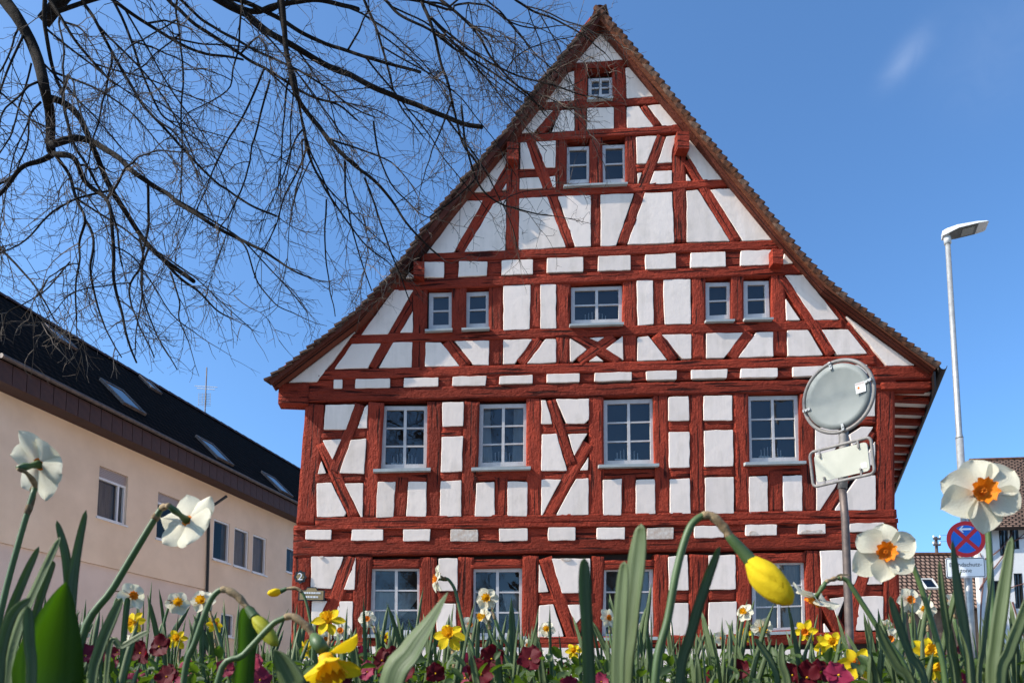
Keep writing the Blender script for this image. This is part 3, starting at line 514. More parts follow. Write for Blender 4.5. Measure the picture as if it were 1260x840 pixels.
for (win, bl, rec), wh in zip(wins, where):
    P0, P1 = FAC.w(*bl(0.5, 0.93), rec - 0.13), FAC.u
    ca = thing('candle_arch', P0, 'white candle arch standing inside the ' + wh, 'candle arch', 'candle arches in the windows')
    ca_b = MB(); ca_b.box(P0 + Vector((0, 0, .02)), (0.24, 0.02, 0.015), (FAC.u, FAC.n, FAC.v)); ca_b.out('base', M['candle'], ca)
    for i in range(7):
        hgt = 0.10 + 0.10 * math.cos((i - 3) / 3.4 * 1.4); c = P0 + FAC.u * (i - 3) * 0.065
        mb = MB(); mb.tube([c + Vector((0, 0, .03)), c + Vector((0, 0, .03 + hgt))], 0.009, 6); mb.out('candle', M['candle'], ca)
# ---- backing wall dark as the unlit rooms, plinth, side walls (the house is a skewed prism behind the front)
outline = [FAC.st(*p, BACK) for p in ((362,866), (362,690), (365,650), (380,500), (346,470), (430,412), (520,306), (640,152), (738,18), (842,156), (958,303), (1040,398), (1140,455), (1100,478), (1101,640), (1106,700), (1108,866))]
mo('dark_room_lining', [FAC.w(a, b, BACK - 0.02) for a, b in outline], [tuple(range(len(outline)))], M['backing'], house, smooth=False)
def slab_st(name, a0, a1, b0, b1, f0, f1, m, parent=house):
    v = [FAC.w(a, b, f) for f in (f0, f1) for a, b in ((a0, b0), (a1, b0), (a1, b1), (a0, b1))]
    so = rng.uniform(0, 60); return mo(name, v, [(0, 1, 2, 3), (7, 6, 5, 4), (0, 4, 5, 1), (1, 5, 6, 2), (2, 6, 7, 3), (3, 7, 4, 0)], m, parent, [(a + f + so, b + so) for f in (f0, f1) for a, b in ((a0, b0), (a1, b0), (a1, b1), (a0, b1))], smooth=False)
sL, sR = FAC.st(361, 800)[0], FAC.st(1108, 790)[0]
slab_st('plinth', sL, sR, -0.05, FAC.st(740, 797)[1], BACK, 0.035, M['plaster'])
tE = FAC.st(740, 485)[1]
for s_ in (sL + 0.05, sR - 0.06):
    p0 = FAC.w(s_, 0, BACK - 0.02); p1 = p0 + DB * 11.5; th = FAC.u * (0.12 if s_ < 0 else -0.12)
    v = [p + Vector((0, 0, z)) + t for t in (Vector(), th) for p in (p0, p1) for z in (-0.05, tE)]
    mo('side_wall', v, [(0, 1, 3, 2), (4, 6, 7, 5), (0, 4, 5, 1), (2, 3, 7, 6), (1, 5, 7, 3), (0, 2, 6, 4)], M['plaster'], house, smooth=False)
mo('rear_gable_wall', [FAC.w(a, b, BACK) + DB * 11.4 for a, b in outline], [tuple(range(len(outline)))], M['plaster'], house, smooth=False)
# ---- roof: verge lines on a plane in front of the wall
OV = 0.24
VLpx = [(739,7), (706.7,45.7), (678,80), (651.4,114.3), (627,150), (584,199), (541.4,250.7), (504,302), (471,345), (435,381), (399.5,409.5), (364,437), (327,463.5)]
VRpx = [(739,7), (773,46), (811,91), (857,148), (891,188.6), (934,240), (967,282), (991,312), (1023.5,345), (1056,372), (1093.6,398.7), (1126,424), (1157,445)]
VL = [Vector(FAC.st(*p, OV)) for p in VLpx]; VR = [Vector(FAC.st(*p, OV)) for p in VRpx]
def simplify(V, idx): return [V[i] for i in idx]
VL2, VR2 = simplify(VL, (0, 4, 7, 9, 12)), simplify(VR, (0, 3, 6, 8, 12))
def inset(V, d, sgn):
    out = []
    for i in range(len(V)):
        t = (V[min(i + 1, len(V) - 1)] - V[max(i - 1, 0)]).normalized(); nn = Vector((-t.y, t.x)) * sgn; out.append(V[i] + nn * d)
    return out
def extr(name, V, d0, d1, sgn, f0, back, m, parent):
    A_, B_ = inset(V, d0, sgn), inset(V, d1, sgn); n = len(V); v, f_, uv = [], [], []
    off = FAC.n * 0
    for (ff, ex) in ((f0, 0), (back if back is not None and back > -5 else f0, 12.0 if back is None else 0)):
        for L_ in (A_, B_):
            for p in L_: v.append(FAC.w(p.x, p.y, ff) + DB * ex); uv.append((p.length, ff))
    for i in range(n - 1):
        a0, b0, a1, b1 = i, n + i, 2 * n + i, 3 * n + i
        f_ += [(a0, a0 + 1, b0 + 1, b0), (a1, b1, b1 + 1, a1 + 1), (a0, a1, a1 + 1, a0 + 1), (b0, b0 + 1, b1 + 1, b1)]
    f_ += [(0, n, 3 * n, 2 * n), (n - 1, 3 * n - 1 + n - n, 4 * n - 1, 2 * n - 1) if False else (n - 1, 2 * n - 1, 4 * n - 1, 3 * n - 1)]
    return mo(name, v, f_, M[m], parent, uv, smooth=False)
roof = extr('roof', VL2, 0.10, 0.13, 1, OV - 0.03, None, 'board', house)
extr('roof_deck', VR2, 0.10, 0.13, -1, OV - 0.03, None, 'board', roof)
extr('barge_board', VL2, 0.06, 0.15, 1, OV - 0.02, OV - 0.05, 'board', roof)  # left board coloured darker for the shade it lies in
extr('barge_board', VR2, 0.115, 0.18, -1, OV - 0.02, OV - 0.05, 'orangeboard', roof)
extr('verge_lath', VL2, 0.132, 0.17, 1, OV - 0.06, -0.05, 'board', roof)
extr('verge_lath', VR2, 0.134, 0.19, -1, OV - 0.06, -0.05, 'board', roof)
# tiles
EXPO, TL_, TW = 0.158, 0.27, 0.19
def tile_pts(slope, nrm, wid):
    v = []
    prof = [(-0.5, 0.0), (-0.3, 0.012), (0.0, 0.018), (0.3, 0.012), (0.5, 0.0)]
    for b, lift in ((-TL_ * 0.5, -0.028), (TL_ * 0.42, 0.040), (TL_ * 0.5, 0.036)):
        for a_, h in prof:
            bb = b - (0.03 * (abs(a_) * 2) ** 2 if b == TL_ * 0.5 else 0); v.append(DB * (a_ * wid) + slope * bb + nrm * (lift + h))
    for b, lift in ((-TL_ * 0.5, -0.05), (TL_ * 0.42, 0.004), (TL_ * 0.48, 0.002)):
        for a_, h in prof: v.append(DB * (a_ * wid) + slope * b + nrm * (lift + h * 0.6))
    f_ = []
    for r_ in (0, 1):
        for i in range(4):
            k = r_ * 5 + i; f_.append((k, k + 1, k + 6, k + 5)); k += 15; f_.append((k, k + 5, k + 6, k + 1))
    for i in range(4): f_.append((10 + i, 11 + i, 26 + i, 25 + i)); f_.append((i, 15 + i, 16 + i, i + 1))
    for r_ in (0, 1):
        k = r_ * 5; f_.append((k, k + 5, k + 20, k + 15)); k += 4; f_.append((k, k + 15, k + 20, k + 5))
    return v, f_
def barrel_pts(slope, nrm):
    v, f_ = [], []; K = 12; L0 = .23
    for i, (b, rr) in enumerate(((-.5, .046), (-.1, .057), (.42, .072), (.5, .068), (.5, .050))):
        for k in range(K):
            a_ = 2 * math.pi * k / K; v.append(slope * (b * L0) + FAC.n * (rr * math.cos(a_)) + nrm * (rr * math.sin(a_) + (.012 if b > 0 else -.012)))
    for i in range(4):
        for k in range(K): f_.append((i * K + k, i * K + (k + 1) % K, (i + 1) * K + (k + 1) % K, (i + 1) * K + k))
    f_.append(tuple(range(K))); f_.append(tuple(4 * K + k for k in range(K - 1, -1, -1))); return v, f_
NC = 60
tile_mats = [M['tile'], M['tile2'], M['tile3']]
for V, sgn in ((VL, 1), (VR, -1)):
    L_ = [0]
    for i in range(1, len(V)): L_.append(L_[-1] + (V[i] - V[i - 1]).length)
    bulk = MB(); cache = {}
    s = 0.06
    while s < L_[-1] - 0.02:
        i = max(j for j in range(len(L_) - 1) if L_[j] <= s); t = (s - L_[i]) / (L_[i + 1] - L_[i])
        i0, i1 = max(i - 1, 0), min(i + 2, len(V) - 1)
        p = V[i] + (V[i + 1] - V[i]) * t; d2 = (V[i1] - V[i0]).normalized(); n2 = Vector((-d2.y, d2.x)) * -sgn
        sl = FAC.u * d2.x + FAC.v * d2.y; nr = FAC.u * n2.x + FAC.v * n2.y
        base = FAC.w(p.x, p.y, OV) - nr * 0.045
        if i not in cache:
            tv, tf = tile_pts(sl, nr, TW); cache[i] = (tv, tf, [mesh('roof_tile', tv, tf, mm, smooth=False) for mm in tile_mats])
        tv, tf, ms = cache[i]
        if sgn < 0:
            if ('b', i) not in cache:
                bv_, bf_ = barrel_pts(sl, nr); cache[('b', i)] = [mesh('roof_tile', bv_, bf_, mm, smooth=False) for mm in tile_mats]
            place('roof_tile', rng.choice(cache[('b', i)]), roof, Matrix.Translation(FAC.w(p.x, p.y, OV - .03) - nr * (.072 + rng.uniform(-.008, .008)) + sl * rng.uniform(-.012, .012)))
        for c in range(1 if sgn < 0 else 0, 2):
            r_ = Matrix.Rotation(rng.uniform(-.05, .05), 4, nr)
            place('roof_tile', rng.choice(ms if sgn < 0 else ms[1:]), roof, Matrix.Translation(base + DB * (TW * (0.5 + c) + rng.uniform(-.035, .012)) + nr * rng.uniform(-.008, .016)) @ r_)
        for c in range(2, NC):
            o_ = base + DB * (TW * (0.5 + c)) + nr * rng.uniform(-.005, .008); bulk.add([o_ + q_ for q_ in tv], tf)
        s += EXPO
    tag(bulk.out('roof_tiles', M['tile2'], roof), kind='stuff')
rp_ = FAC.w(VL[0].x, VL[0].y, OV - 0.02)
for i in range(26):
    mb = MB(); pts = []
    for e in (0.0, 0.46): 
        for k in range(9):
            a_ = math.pi * (k / 8) ; pts.append(rp_ + DB * (i * 0.42 + e) + FAC.u * (0.13 * math.cos(a_)) + FAC.v * (0.14 * math.sin(a_) - 0.10 - 0.02 * (e > 0)))
    mb.add(pts, [(k, k + 1, k + 10, k + 9) for k in range(8)]); o_ = mb.out('ridge_tile', M['tile'], roof, smooth=True)
# purlin ends carrying the overhang
for x0, y0, x1, y1 in ((833.5, 161, 848.5, 183), (950.6, 305.6, 964, 324.5), (624, 174, 638, 196), (509, 321, 522, 340)):
    a, b = FAC.st(x0, y0, 0.2), FAC.st(x1, y1, 0.2)
    slab_st('purlin_end', a[0], b[0], b[1], a[1], -0.1, 0.20, M['timber'])
# right eaves: boarded soffit with rafters, fascia and gutter
sw = sR - 0.04; se = FAC.st(1157, 445, OV)[0] - 0.02; tS = FAC.st(1101, 480)[1] - 0.02
def skew(s0, s1, t0, t1, k0, k1, name, m, parent=roof):
    v = [FAC.w(s_, t_, 0) + DB * k for k in (k0, k1) for s_, t_ in ((s0, t0), (s1, t0), (s1, t1), (s0, t1))]
    return mo(name, v, [(0, 1, 2, 3), (7, 6, 5, 4), (0, 4, 5, 1), (1, 5, 6, 2), (2, 6, 7, 3), (3, 7, 4, 0)], M[m], parent, [(s_ * 2 + k, k * 2 + t_) for k in (k0, k1) for s_, t_ in ((s0, t0), (s1, t0), (s1, t1), (s0, t1))], smooth=False)
skew(sw, se, tS + 0.06, tS + 0.08, 0.15, 11.5, 'soffit', 'plaster')
for i in range(18): skew(sw + 0.002, se - 0.01, tS - 0.05, tS + 0.058, 0.30 + i * 0.62, 0.46 + i * 0.62, 'rafter_tail', 'timber')
skew(se - 0.01, se + 0.03, tS - 0.07, tS + 0.30, -0.30, 11.5, 'eaves_fascia', 'gutter')
gp = [FAC.w(se + 0.09, FAC.st(1160, 447, OV)[1] - 0.03, OV - 0.02) + DB * k for k in (0, 11.8)]
mb = MB(); vv, ff = [], []
for g in gp:
    for k in range(9):
        a_ = math.pi * k / 8; vv.append(g + FAC.u * (0.085 * math.cos(a_)) - FAC.v * (0.085 * math.sin(a_)))
    for k in range(9):
        a_ = math.pi * (1 - k / 8); vv.append(g + FAC.u * (0.075 * math.cos(a_)) - FAC.v * (0.075 * math.sin(a_) - .003))
ff = [(i, (i + 1) % 18, 18 + (i + 1) % 18, 18 + i) for i in range(18)] + [tuple(range(17, -1, -1)), tuple(range(18, 36))]
mo('gutter', vv, ff, M['gutter'], roof)
# wrought bracket at the corner post
c0 = FAC.w(*FAC.st(1093, 633), 0.02)
# house number and name plaque
def text_obj(name, body, size, M4, m, parent, extrude=0.002, align='CENTER'):
    cu = bpy.data.curves.new(name, 'FONT'); cu.body = body; cu.size = size; cu.extrude = extrude; cu.align_x = align; cu.align_y = 'CENTER'; cu.resolution_u = 3
    t = bpy.data.objects.new(name, cu); col.objects.link(t); bpy.context.view_layer.update()
    me = bpy.data.meshes.new_from_object(t); bpy.data.objects.remove(t); me.materials.clear(); me.materials.append(m)
    return place(name, me, parent, M4)
def facM(px, py, off): 
    s_, t_ = FAC.st(px, py, off); p = FAC.w(s_, t_, off)
    return Matrix(((FAC.u.x, FAC.v.x, FAC.n.x, p.x), (FAC.u.y, FAC.v.y, FAC.n.y, p.y), (FAC.u.z, FAC.v.z, FAC.n.z, p.z), (0, 0, 0, 1)))
def plate(name, outline2, th, m, M4, parent=None):
    n = len(outline2); v = [M4 @ Vector((x, y, z)) for z in (0, th) for x, y in outline2]
    return mo(name, v, [tuple(range(n - 1, -1, -1)), tuple(range(n, 2 * n))] + [(i, (i + 1) % n, n + (i + 1) % n, n + i) for i in range(n)], m, parent, smooth=False)
Mn = facM(369.5, 709.5, 0.03)
hn = thing('house_number', Mn.translation, 'small dark scalloped house number plate on the left corner post', 'house number')
sc = [(0.10 * (1 + 0.10 * math.cos(8 * a)) * math.cos(a), 0.108 * (1 + 0.10 * math.cos(8 * a)) * math.sin(a)) for a in [2 * math.pi * k / 48 for k in range(48)]]
plate('plate', sc, 0.012, M['plaque'], Mn, hn)
plate('face', [(x * .62, y * .62) for x, y in sc], 0.015, M['gold'], Mn, hn)
text_obj('numeral', '2', 0.18, Mn @ Matrix.Translation((0, 0, .0185)), M['swhite'], hn)
Mp = facM(383.5, 731, 0.045)
pl = thing('name_plaque', Mp.translation, 'ochre shaped plaque below the house number, partly behind leaves', 'plaque')
ol = [(-.21, -.10), (.21, -.10), (.21, .07), (.10, .07), (.07, .12), (-.07, .12), (-.10, .07), (-.21, .07)]
plate('plate', [(x * 1.06, y * 1.08) for x, y in ol], 0.012, M['plaque'], Mp, pl); plate('face', [(x * .95, y * .92) for x, y in ol], 0.016, M['gold'], Mp, pl)
mb = MB()
for ry, rw in ((.025, .30), (-.045, .22)):
    x = -rw / 2
    while x < rw / 2:
        wl_ = rng.uniform(.012, .022); c = Mp @ Vector((x, ry, .019)); mb.box(c, (wl_ / 2, .016, .002), (FAC.u, FAC.v, FAC.n)); x += wl_ + .009
mb.out('worn_lettering', M['swhite'], pl)
# ================================================================== LEFT BUILDING
dl = Vector((230 / 900, 1, 0)).normalized()
LO = at(0, 667, 15.0); LEDGE = LO.z; LO.z = 0.0
LB = Plane(LO, dl, Vector((0, 0, 1)))
if LB.n.x < 0: LB.n = -LB.n
lb = thing('rendered_building', LO, 'long cream rendered building with dark tiled roof at the left', 'building')
def lslab(name, s0, s1, t0, t1, f0, f1, m, parent=lb, holes=None):
    v = [LB.w(a, b, f) for f in (f0, f1) for a, b in ((s0, t0), (s1, t0), (s1, t1), (s0, t1))]
    return mo(name, v, [(0, 1, 2, 3), (7, 6, 5, 4), (0, 4, 5, 1), (1, 5, 6, 2), (2, 6, 7, 3), (3, 7, 4, 0)], M[m], parent, smooth=False)
S0, S1 = LB.st(-25, 667)[0], 17.0
tF = LB.st(60, 464 + 0.5 * 60, 0.5)[1]; tG = LB.st(60, 436 + .53 * 60, 0.5)[1]
tF = 0.5 * (LB.st(0, 464, 0.5)[1] + LB.st(200, 563, 0.5)[1]); tG = 0.5 * (LB.st(0, 436, 0.5)[1] + LB.st(200, 541, 0.5)[1])
sP = LB.st(252, 729)[0]
# windows on the wall: the wall is built as strips that leave the openings free
LW = [[(123.5,573),(156.7,586.5),(152,647),(118,634)], [(195.4,605),(222,616),(219,671),(191,661)], [(265,637),(283,645),(281,693),(261.5,687)], [(290,648),(306.5,654),(304.5,700),(287,696)], [(312.5,657),(328,662),(326,708),(310,703)], [(353,672),(366,677),(365,708),(352,702)], [(272.6,752),(288,757),(287,785),(271,780)]]
op = []
for qd in LW:
    P = [LB.st(*p) for p in qd]; op.append((min(P[0][0], P[3][0]), max(P[1][0], P[2][0]), (P[2][1] + P[3][1]) / 2, (P[0][1] + P[1][1]) / 2))
xs = sorted({S0, S1, sP} | {o[0] for o in op} | {o[1] for o in op})
k_ = 0
up = MB(); lo_ = MB()
def lbx(mb, s0, s1, t0, t1, f0, f1):
    v = [LB.w(a, b, f) for f in (f0, f1) for a, b in ((s0, t0), (s1, t0), (s1, t1), (s0, t1))]
    mb.add(v, [(0, 1, 2, 3), (7, 6, 5, 4), (0, 4, 5, 1), (1, 5, 6, 2), (2, 6, 7, 3), (3, 7, 4, 0)])
for a, b in zip(xs[:-1], xs[1:]):
    mid = (a + b) / 2; cuts = sorted([(o[2], o[3]) for o in op if o[0] < mid < o[1]])
    t = LEDGE if mid < sP else -0.05
    for c0_, c1_ in cuts:
        if c0_ > t: lbx(up, a, b, t, c0_, -0.30, 0.03 if mid < sP else 0.0)
        t = max(t, c1_)
    lbx(up, a, b, t, tF + 0.05, -0.30, 0.03 if mid < sP else 0.0)
up.out('wall', M['lbwall'], lb); lbx(lo_, S0, sP, -0.05, LEDGE - 0.004, -0.30, -0.02); lo_.out('lower_wall', M['lbwall2'], lb)
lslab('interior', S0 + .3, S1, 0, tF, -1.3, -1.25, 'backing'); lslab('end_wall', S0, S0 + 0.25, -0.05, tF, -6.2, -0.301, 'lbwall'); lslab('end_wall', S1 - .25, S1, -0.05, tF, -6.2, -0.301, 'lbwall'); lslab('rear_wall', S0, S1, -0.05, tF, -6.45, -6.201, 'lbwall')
for k_, (a, b, c, d) in enumerate(op):
    far = k_ in (5, 6)
    mb = MB(); e = 0.055; hh = d - c; sh_ = c + hh * 0.80 if k_ in (0, 1) else d
    lbx(mb, a, a + e, c, sh_, -0.16, -0.03); lbx(mb, b - e, b, c, sh_, -0.16, -0.03); lbx(mb, a + e, b - e, c, c + e, -0.16, -0.032); lbx(mb, a + e, b - e, sh_ - e, sh_, -0.16, -0.032)
    if k_ == 0: lbx(mb, b - 0.25, b - 0.20, c + e, sh_ - e, -0.13, -0.04)
    wn_ = mb.out('window', M['upvc'], lb)
    mb = MB(); lbx(mb, a - .04, b + .04, c - 0.045, c - 0.002, -0.1, 0.07); mb.out('window_sill', M['upvc'], wn_)
    mb = MB(); mb.add([LB.w(a + e, c + e, -0.09), LB.w(b - e, c + e, -0.09), LB.w(b - e, sh_ - e, -0.09), LB.w(a + e, sh_ - e, -0.09)], [(0, 1, 2, 3)]); mb.out('pane', M['lbglass'], wn_, face=LB.n)
    if sh_ < d:
        n = 6
        for i in range(n): 
            mb = MB(); z0 = sh_ + (d - sh_) * i / n; lbx(mb, a, b, z0 + .004, z0 + (d - sh_) / n - .004, -0.12, -0.03); mb.out('shutter_slat', M['shutter'], wn_)
    if k_ in (0, 3, 4):
        nx = 30; v = []
        for zz in (c + e, sh_ - e):
            for i in range(nx + 1): v.append(LB.w(a + e + (b - a - 2 * e) * (i / nx) * (0.8 if k_ == 0 else 1), zz, -0.2 + 0.02 * math.sin(i * 1.9)))
        mo('curtain', v, [(i, i + 1, nx + 2 + i, nx + 1 + i) for i in range(nx)], M['tan_curtain'], wn_)
# roof with fascia
off_r = -3.1
tR = 0.5 * (LB.st(0, 357, off_r)[1] + LB.st(300, 541, off_r)[1])
RV = (LB.n * (off_r - 0.55) + Vector((0, 0, tR - tG))).normalized()
RP = Plane(LB.w(0, tG, 0.55), dl, RV); 
if RP.n.z < 0: RP.n = -RP.n
rl = math.hypot(0.55 - off_r, tR - tG)
def rquad(P, s0, s1, t0, t1, o0, o1, name, m, parent, uvm=False):
    v = [P.w(a, b, f) for f in (o0, o1) for a, b in ((s0, t0), (s1, t0), (s1, t1), (s0, t1))]
    return mo(name, v, [(0, 1, 2, 3), (7, 6, 5, 4), (0, 4, 5, 1), (1, 5, 6, 2), (2, 6, 7, 3), (3, 7, 4, 0)], M[m], parent, [(a, b) for f in (0, 1) for a, b in ((s0, t0), (s1, t0), (s1, t1), (s0, t1))], smooth=False)
lroof = rquad(RP, S0 - .3, S1 + .3, -0.02, rl, -0.05, 0.0, 'roof', 'darkroof', lb)
RV2 = (-LB.n * (0.55 - off_r) + Vector((0, 0, -(tR - tG)))).normalized(); RP2 = Plane(LB.w(0, tR + 0.002, off_r), dl, RV2)
if RP2.n.z < 0: RP2.n = -RP2.n
rquad(RP2, S0 - .3, S1 + .3, 0.0, rl, -0.05, 0.0, 'rear_slope', 'darkroof', lroof)
# raised rows of roof tiles: courses as real steps
for j in range(int(rl / 0.30)):
    rquad(RP, S0 - .3, S1 + .3, j * .30, j * .30 + .29, 0.001, 0.016, 'tile_course', 'darkroof', lroof)
for i in range(44):
    p = LB.w(S0 + i * 0.46, tR + 0.0, off_r); mb = MB(); vv = []
    for e in (0, 0.47):
        for k in range(7): a_ = math.pi * k / 6; vv.append(p + dl * e + LB.n * (0.13 * math.cos(a_)) + Vector((0, 0, 0.12 * math.sin(a_) - 0.05 - (0.015 if e else 0))))
    mb.add(vv, [(k, k + 1, k + 8, k + 7) for k in range(6)]); mb.out('ridge_tile', M['fascia'], lroof)
fb = lslab('fascia', S0 - .3, S1 + .3, tF, tG - 0.02, 0.44, 0.50, 'fascia', lb)
lslab('soffit', S0 - .3, S1 + .3, tF - 0.002, tF + 0.04, 0.03, 0.438, 'fascia', lb)
nf = int((S1 - S0 + .6) / 0.33); fh = (tG - 0.03 - tF) / 2
for i in range(nf):
    for j in range(2):
        a_ = S0 - .3 + i * 0.33 + (0.0)
        lslab('fascia_tile', a_ + .008, a_ + .322, tF + j * fh - (.012 if j else 0.01), tF + (j + 1) * fh - .006, 0.501, 0.517 + rng.uniform(0, .004) - .004 * j, 'fascia', fb)
mb = MB(); mb.tube([LB.w(S0 - .3, tG + .01, 0.58), LB.w(S1 + .3, tG + .01, 0.58)], 0.055, 8); mb.out('gutter', M['rust'], lb)
dp = [LB.w(*LB.st(279, 610, .45), .45), LB.w(*LB.st(266, 619, .25), .25), LB.w(*LB.st(258, 625, .1), .1), LB.w(*LB.st(257, 640, .08), .08), LB.w(sP, LEDGE - .05, .08), LB.w(sP, 0, .08)]
mb = MB(); mb.tube(smoothpath(dp, 3), 0.04, 8); mb.out('downpipe', M['black'], lb)
for cx_, cy_, lw_, lh_ in ((73, 416, .6, .75), (150, 490, .8, 1.1), (184, 475, .5, .65), (263, 556, .8, 1.1), (340, 597, .8, 1.1)):
    s_, t_ = RP.st(cx_, cy_)
    mb = MB()
    def rbx(mb, s0, s1, t0, t1, o0, o1):
        mb.add([RP.w(a, b, f) for f in (o0, o1) for a, b in ((s0, t0), (s1, t0), (s1, t1), (s0, t1))], [(0, 1, 2, 3), (7, 6, 5, 4), (0, 4, 5, 1), (1, 5, 6, 2), (2, 6, 7, 3), (3, 7, 4, 0)])
    h0, h1 = lw_ / 2, lh_ / 2
    rbx(mb, s_ - h0, s_ - h0 + .07, t_ - h1, t_ + h1, .0, .09); rbx(mb, s_ + h0 - .07, s_ + h0, t_ - h1, t_ + h1, .0, .09); rbx(mb, s_ - h0 + .07, s_ + h0 - .07, t_ - h1, t_ - h1 + .07, .0, .088); rbx(mb, s_ - h0 + .07, s_ + h0 - .07, t_ + h1 - .07, t_ + h1, .0, .088)
    sk = mb.out('skylight', M['rust'], lroof)
    mb = MB(); mb.add([RP.w(s_ + a, t_ + b, .07) for a, b in ((-h0 + .07, -h1 + .07), (h0 - .07, -h1 + .07), (h0 - .07, h1 - .07), (-h0 + .07, h1 - .07))], [(0, 1, 2, 3)]); mb.out('pane', M['skyglass'], sk, face=RP.n)
# antenna on the ridge
ab = LB.w(LB.st(252, 512, off_r)[0], tR, off_r)
an = thing('roof_antenna', ab, 'thin television antenna on the ridge of the dark roof', 'antenna')
sc_ = ab.y / 900
mb = MB(); mb.tube([ab - Vector((0, 0, .1)), ab + Vector((0, 0, 62 * sc_))], 0.022, 6); mb.out('mast', M['rust'], an)
mb = MB()
for z_, w_ in ((34, 16), (31, 13)): mb.tube([ab + Vector((-w_ * sc_, .1, (z_ + 5) * sc_)), ab + Vector((w_ * sc_, -.1, z_ * sc_ - .0))], 0.012, 5)
mb.out('crossbars', M['galv'], an)
mb = MB()
for i in range(8): mb.tube([ab + Vector((-9 * sc_, 0, (12 + i * 2.2) * sc_)), ab + Vector((6 * sc_, .05, (12 + i * 2.2) * sc_))], 0.007, 4)
for i in range(4): mb.tube([ab + Vector((-9 * sc_ + i * 5 * sc_, 0, 11 * sc_)), ab + Vector((-9 * sc_ + i * 5 * sc_, 0, 28 * sc_))], 0.007, 4)
mb.out('grid_reflector', M['galv'], an)

# ================================================================== RIGHT: far tiled house, pole, white house
def quadroof(P, m, s0, s1, t0, t1, name, parent): return rquad(P, s0, s1, t0, t1, -0.12, 0.0, name, m, parent)
YF = 34.0
e0 = at(1090, 748, YF); e1 = at(1205, 748, YF); hgt = e0.z
r0 = at(1127, 682, YF + 3.2)
fh_ = thing('far_tiled_house', Vector((e0.x, YF, 0)), 'small far house with pinkish brown tiled roof beyond the timbered house', 'house')
FV = Vector((0, 3.2, r0.z - hgt)).normalized(); FP_ = Plane(Vector((0, YF, hgt)), Vector((1, 0, 0)), FV); 
if FP_.n.z < 0: FP_.n = -FP_.n
fl = math.hypot(3.2, r0.z - hgt)
frf = quadroof(FP_, 'farroof', e0.x - 0.5, e1.x + 3, 0, fl, 'roof', fh_)
FP2 = Plane(Vector((0, YF + 3.2, r0.z + .002)), Vector((1, 0, 0)), Vector((0, 3.2, hgt - r0.z)).normalized())
if FP2.n.z < 0: FP2.n = -FP2.n
quadroof(FP2, 'farroof', e0.x - .5, e1.x + 3, 0, fl, 'rear_slope', frf)
mb = MB(); mb.tube([Vector((e0.x - .5, YF + 3.2, r0.z)), Vector((e1.x + 3, YF + 3.2, r0.z))], 0.12, 8); mb.out('ridge_tiles', M['tile2'], frf)
mb = MB(); mb.box(((e0.x + e1.x) / 2 + 1.2, YF + 3.2, hgt / 2 - .1), ((e1.x - e0.x) / 2 + 1.2, 2.8, hgt / 2 + .1)); mb.out('wall', M['brownwall'], fh_)
for i in range(8): 
    mb = MB(); mb.box((e0.x + i * 1.0, YF + .34, hgt / 2 - .2), (.09, .05, hgt / 2 - .1)); mb.out('wall_post', M['rust'], fh_)
s_, t_ = FP_.st(1143, 719)
mb = MB()
for a, b, c, d in ((-.32, -.26, -.4, .4), (.26, .32, -.4, .4), (-.26, .26, -.4, -.34), (-.26, .26, .34, .4)):
    mb.add([FP_.w(s_ + p, t_ + q_, f) for f in (0, .1) for p, q_ in ((a, c), (b, c), (b, d), (a, d))], [(0, 1, 2, 3), (7, 6, 5, 4), (0, 4, 5, 1), (1, 5, 6, 2), (2, 6, 7, 3), (3, 7, 4, 0)])
sk = mb.out('skylight', M['lampgrey'], frf)
mb = MB(); mb.add([FP_.w(s_ + p, t_ + q_, .06) for p, q_ in ((-.26, -.34), (.26, -.34), (.26, .34), (-.26, .34))], [(0, 1, 2, 3)]); mb.out('pane', M['skyglass'], sk, face=FP_.n)
# utility pole and wires
pt_ = at(1151.5, 660, 44); pb = Vector((pt_.x, pt_.y, 0))
up_ = thing('utility_pole', pb, 'slim utility pole with two crossarms behind the far tiled roof', 'utility pole')
mb = MB(); mb.tube([pb, pt_], [.13, .09], 8); mb.out('pole', M['rust'], up_)
arms = []
for y_ in (663, 670.5):
    c = at(1151.5, y_, 44); mb = MB(); mb.box(c + Vector((0, -.12, 0)), (.22, .04, .05)); mb.out('crossarm', M['rust'], up_)
    for sx in (-.2, .2):
        mb = MB(); mb.tube([c + Vector((sx, -.12, .05)), c + Vector((sx, -.12, .11)), c + Vector((sx, -.12, .2))], [.03, .06, .05], 8); mb.out('insulator', M['white'], up_); arms.append(c + Vector((sx, -.12, .2)))
ends = [at(1245, 563, 20), at(1252, 560, 20)]
for i, (a, b, wh) in enumerate(((arms[1], at(1290, 515, 24), 'upper'), (arms[3], at(1310, 520, 24), 'lower'))):
    pts = [a + (b - a) * (k / 14) - Vector((0, 0, 1.2 * math.sin(math.pi * k / 14))) for k in range(15)]
    mb = MB(); mb.tube(pts, .012, 4); tag(mb.out('overhead_wire', M['black']), 'thin dark wire leaving the %s crossarm of the utility pole' % wh, 'wire', 'overhead wires')
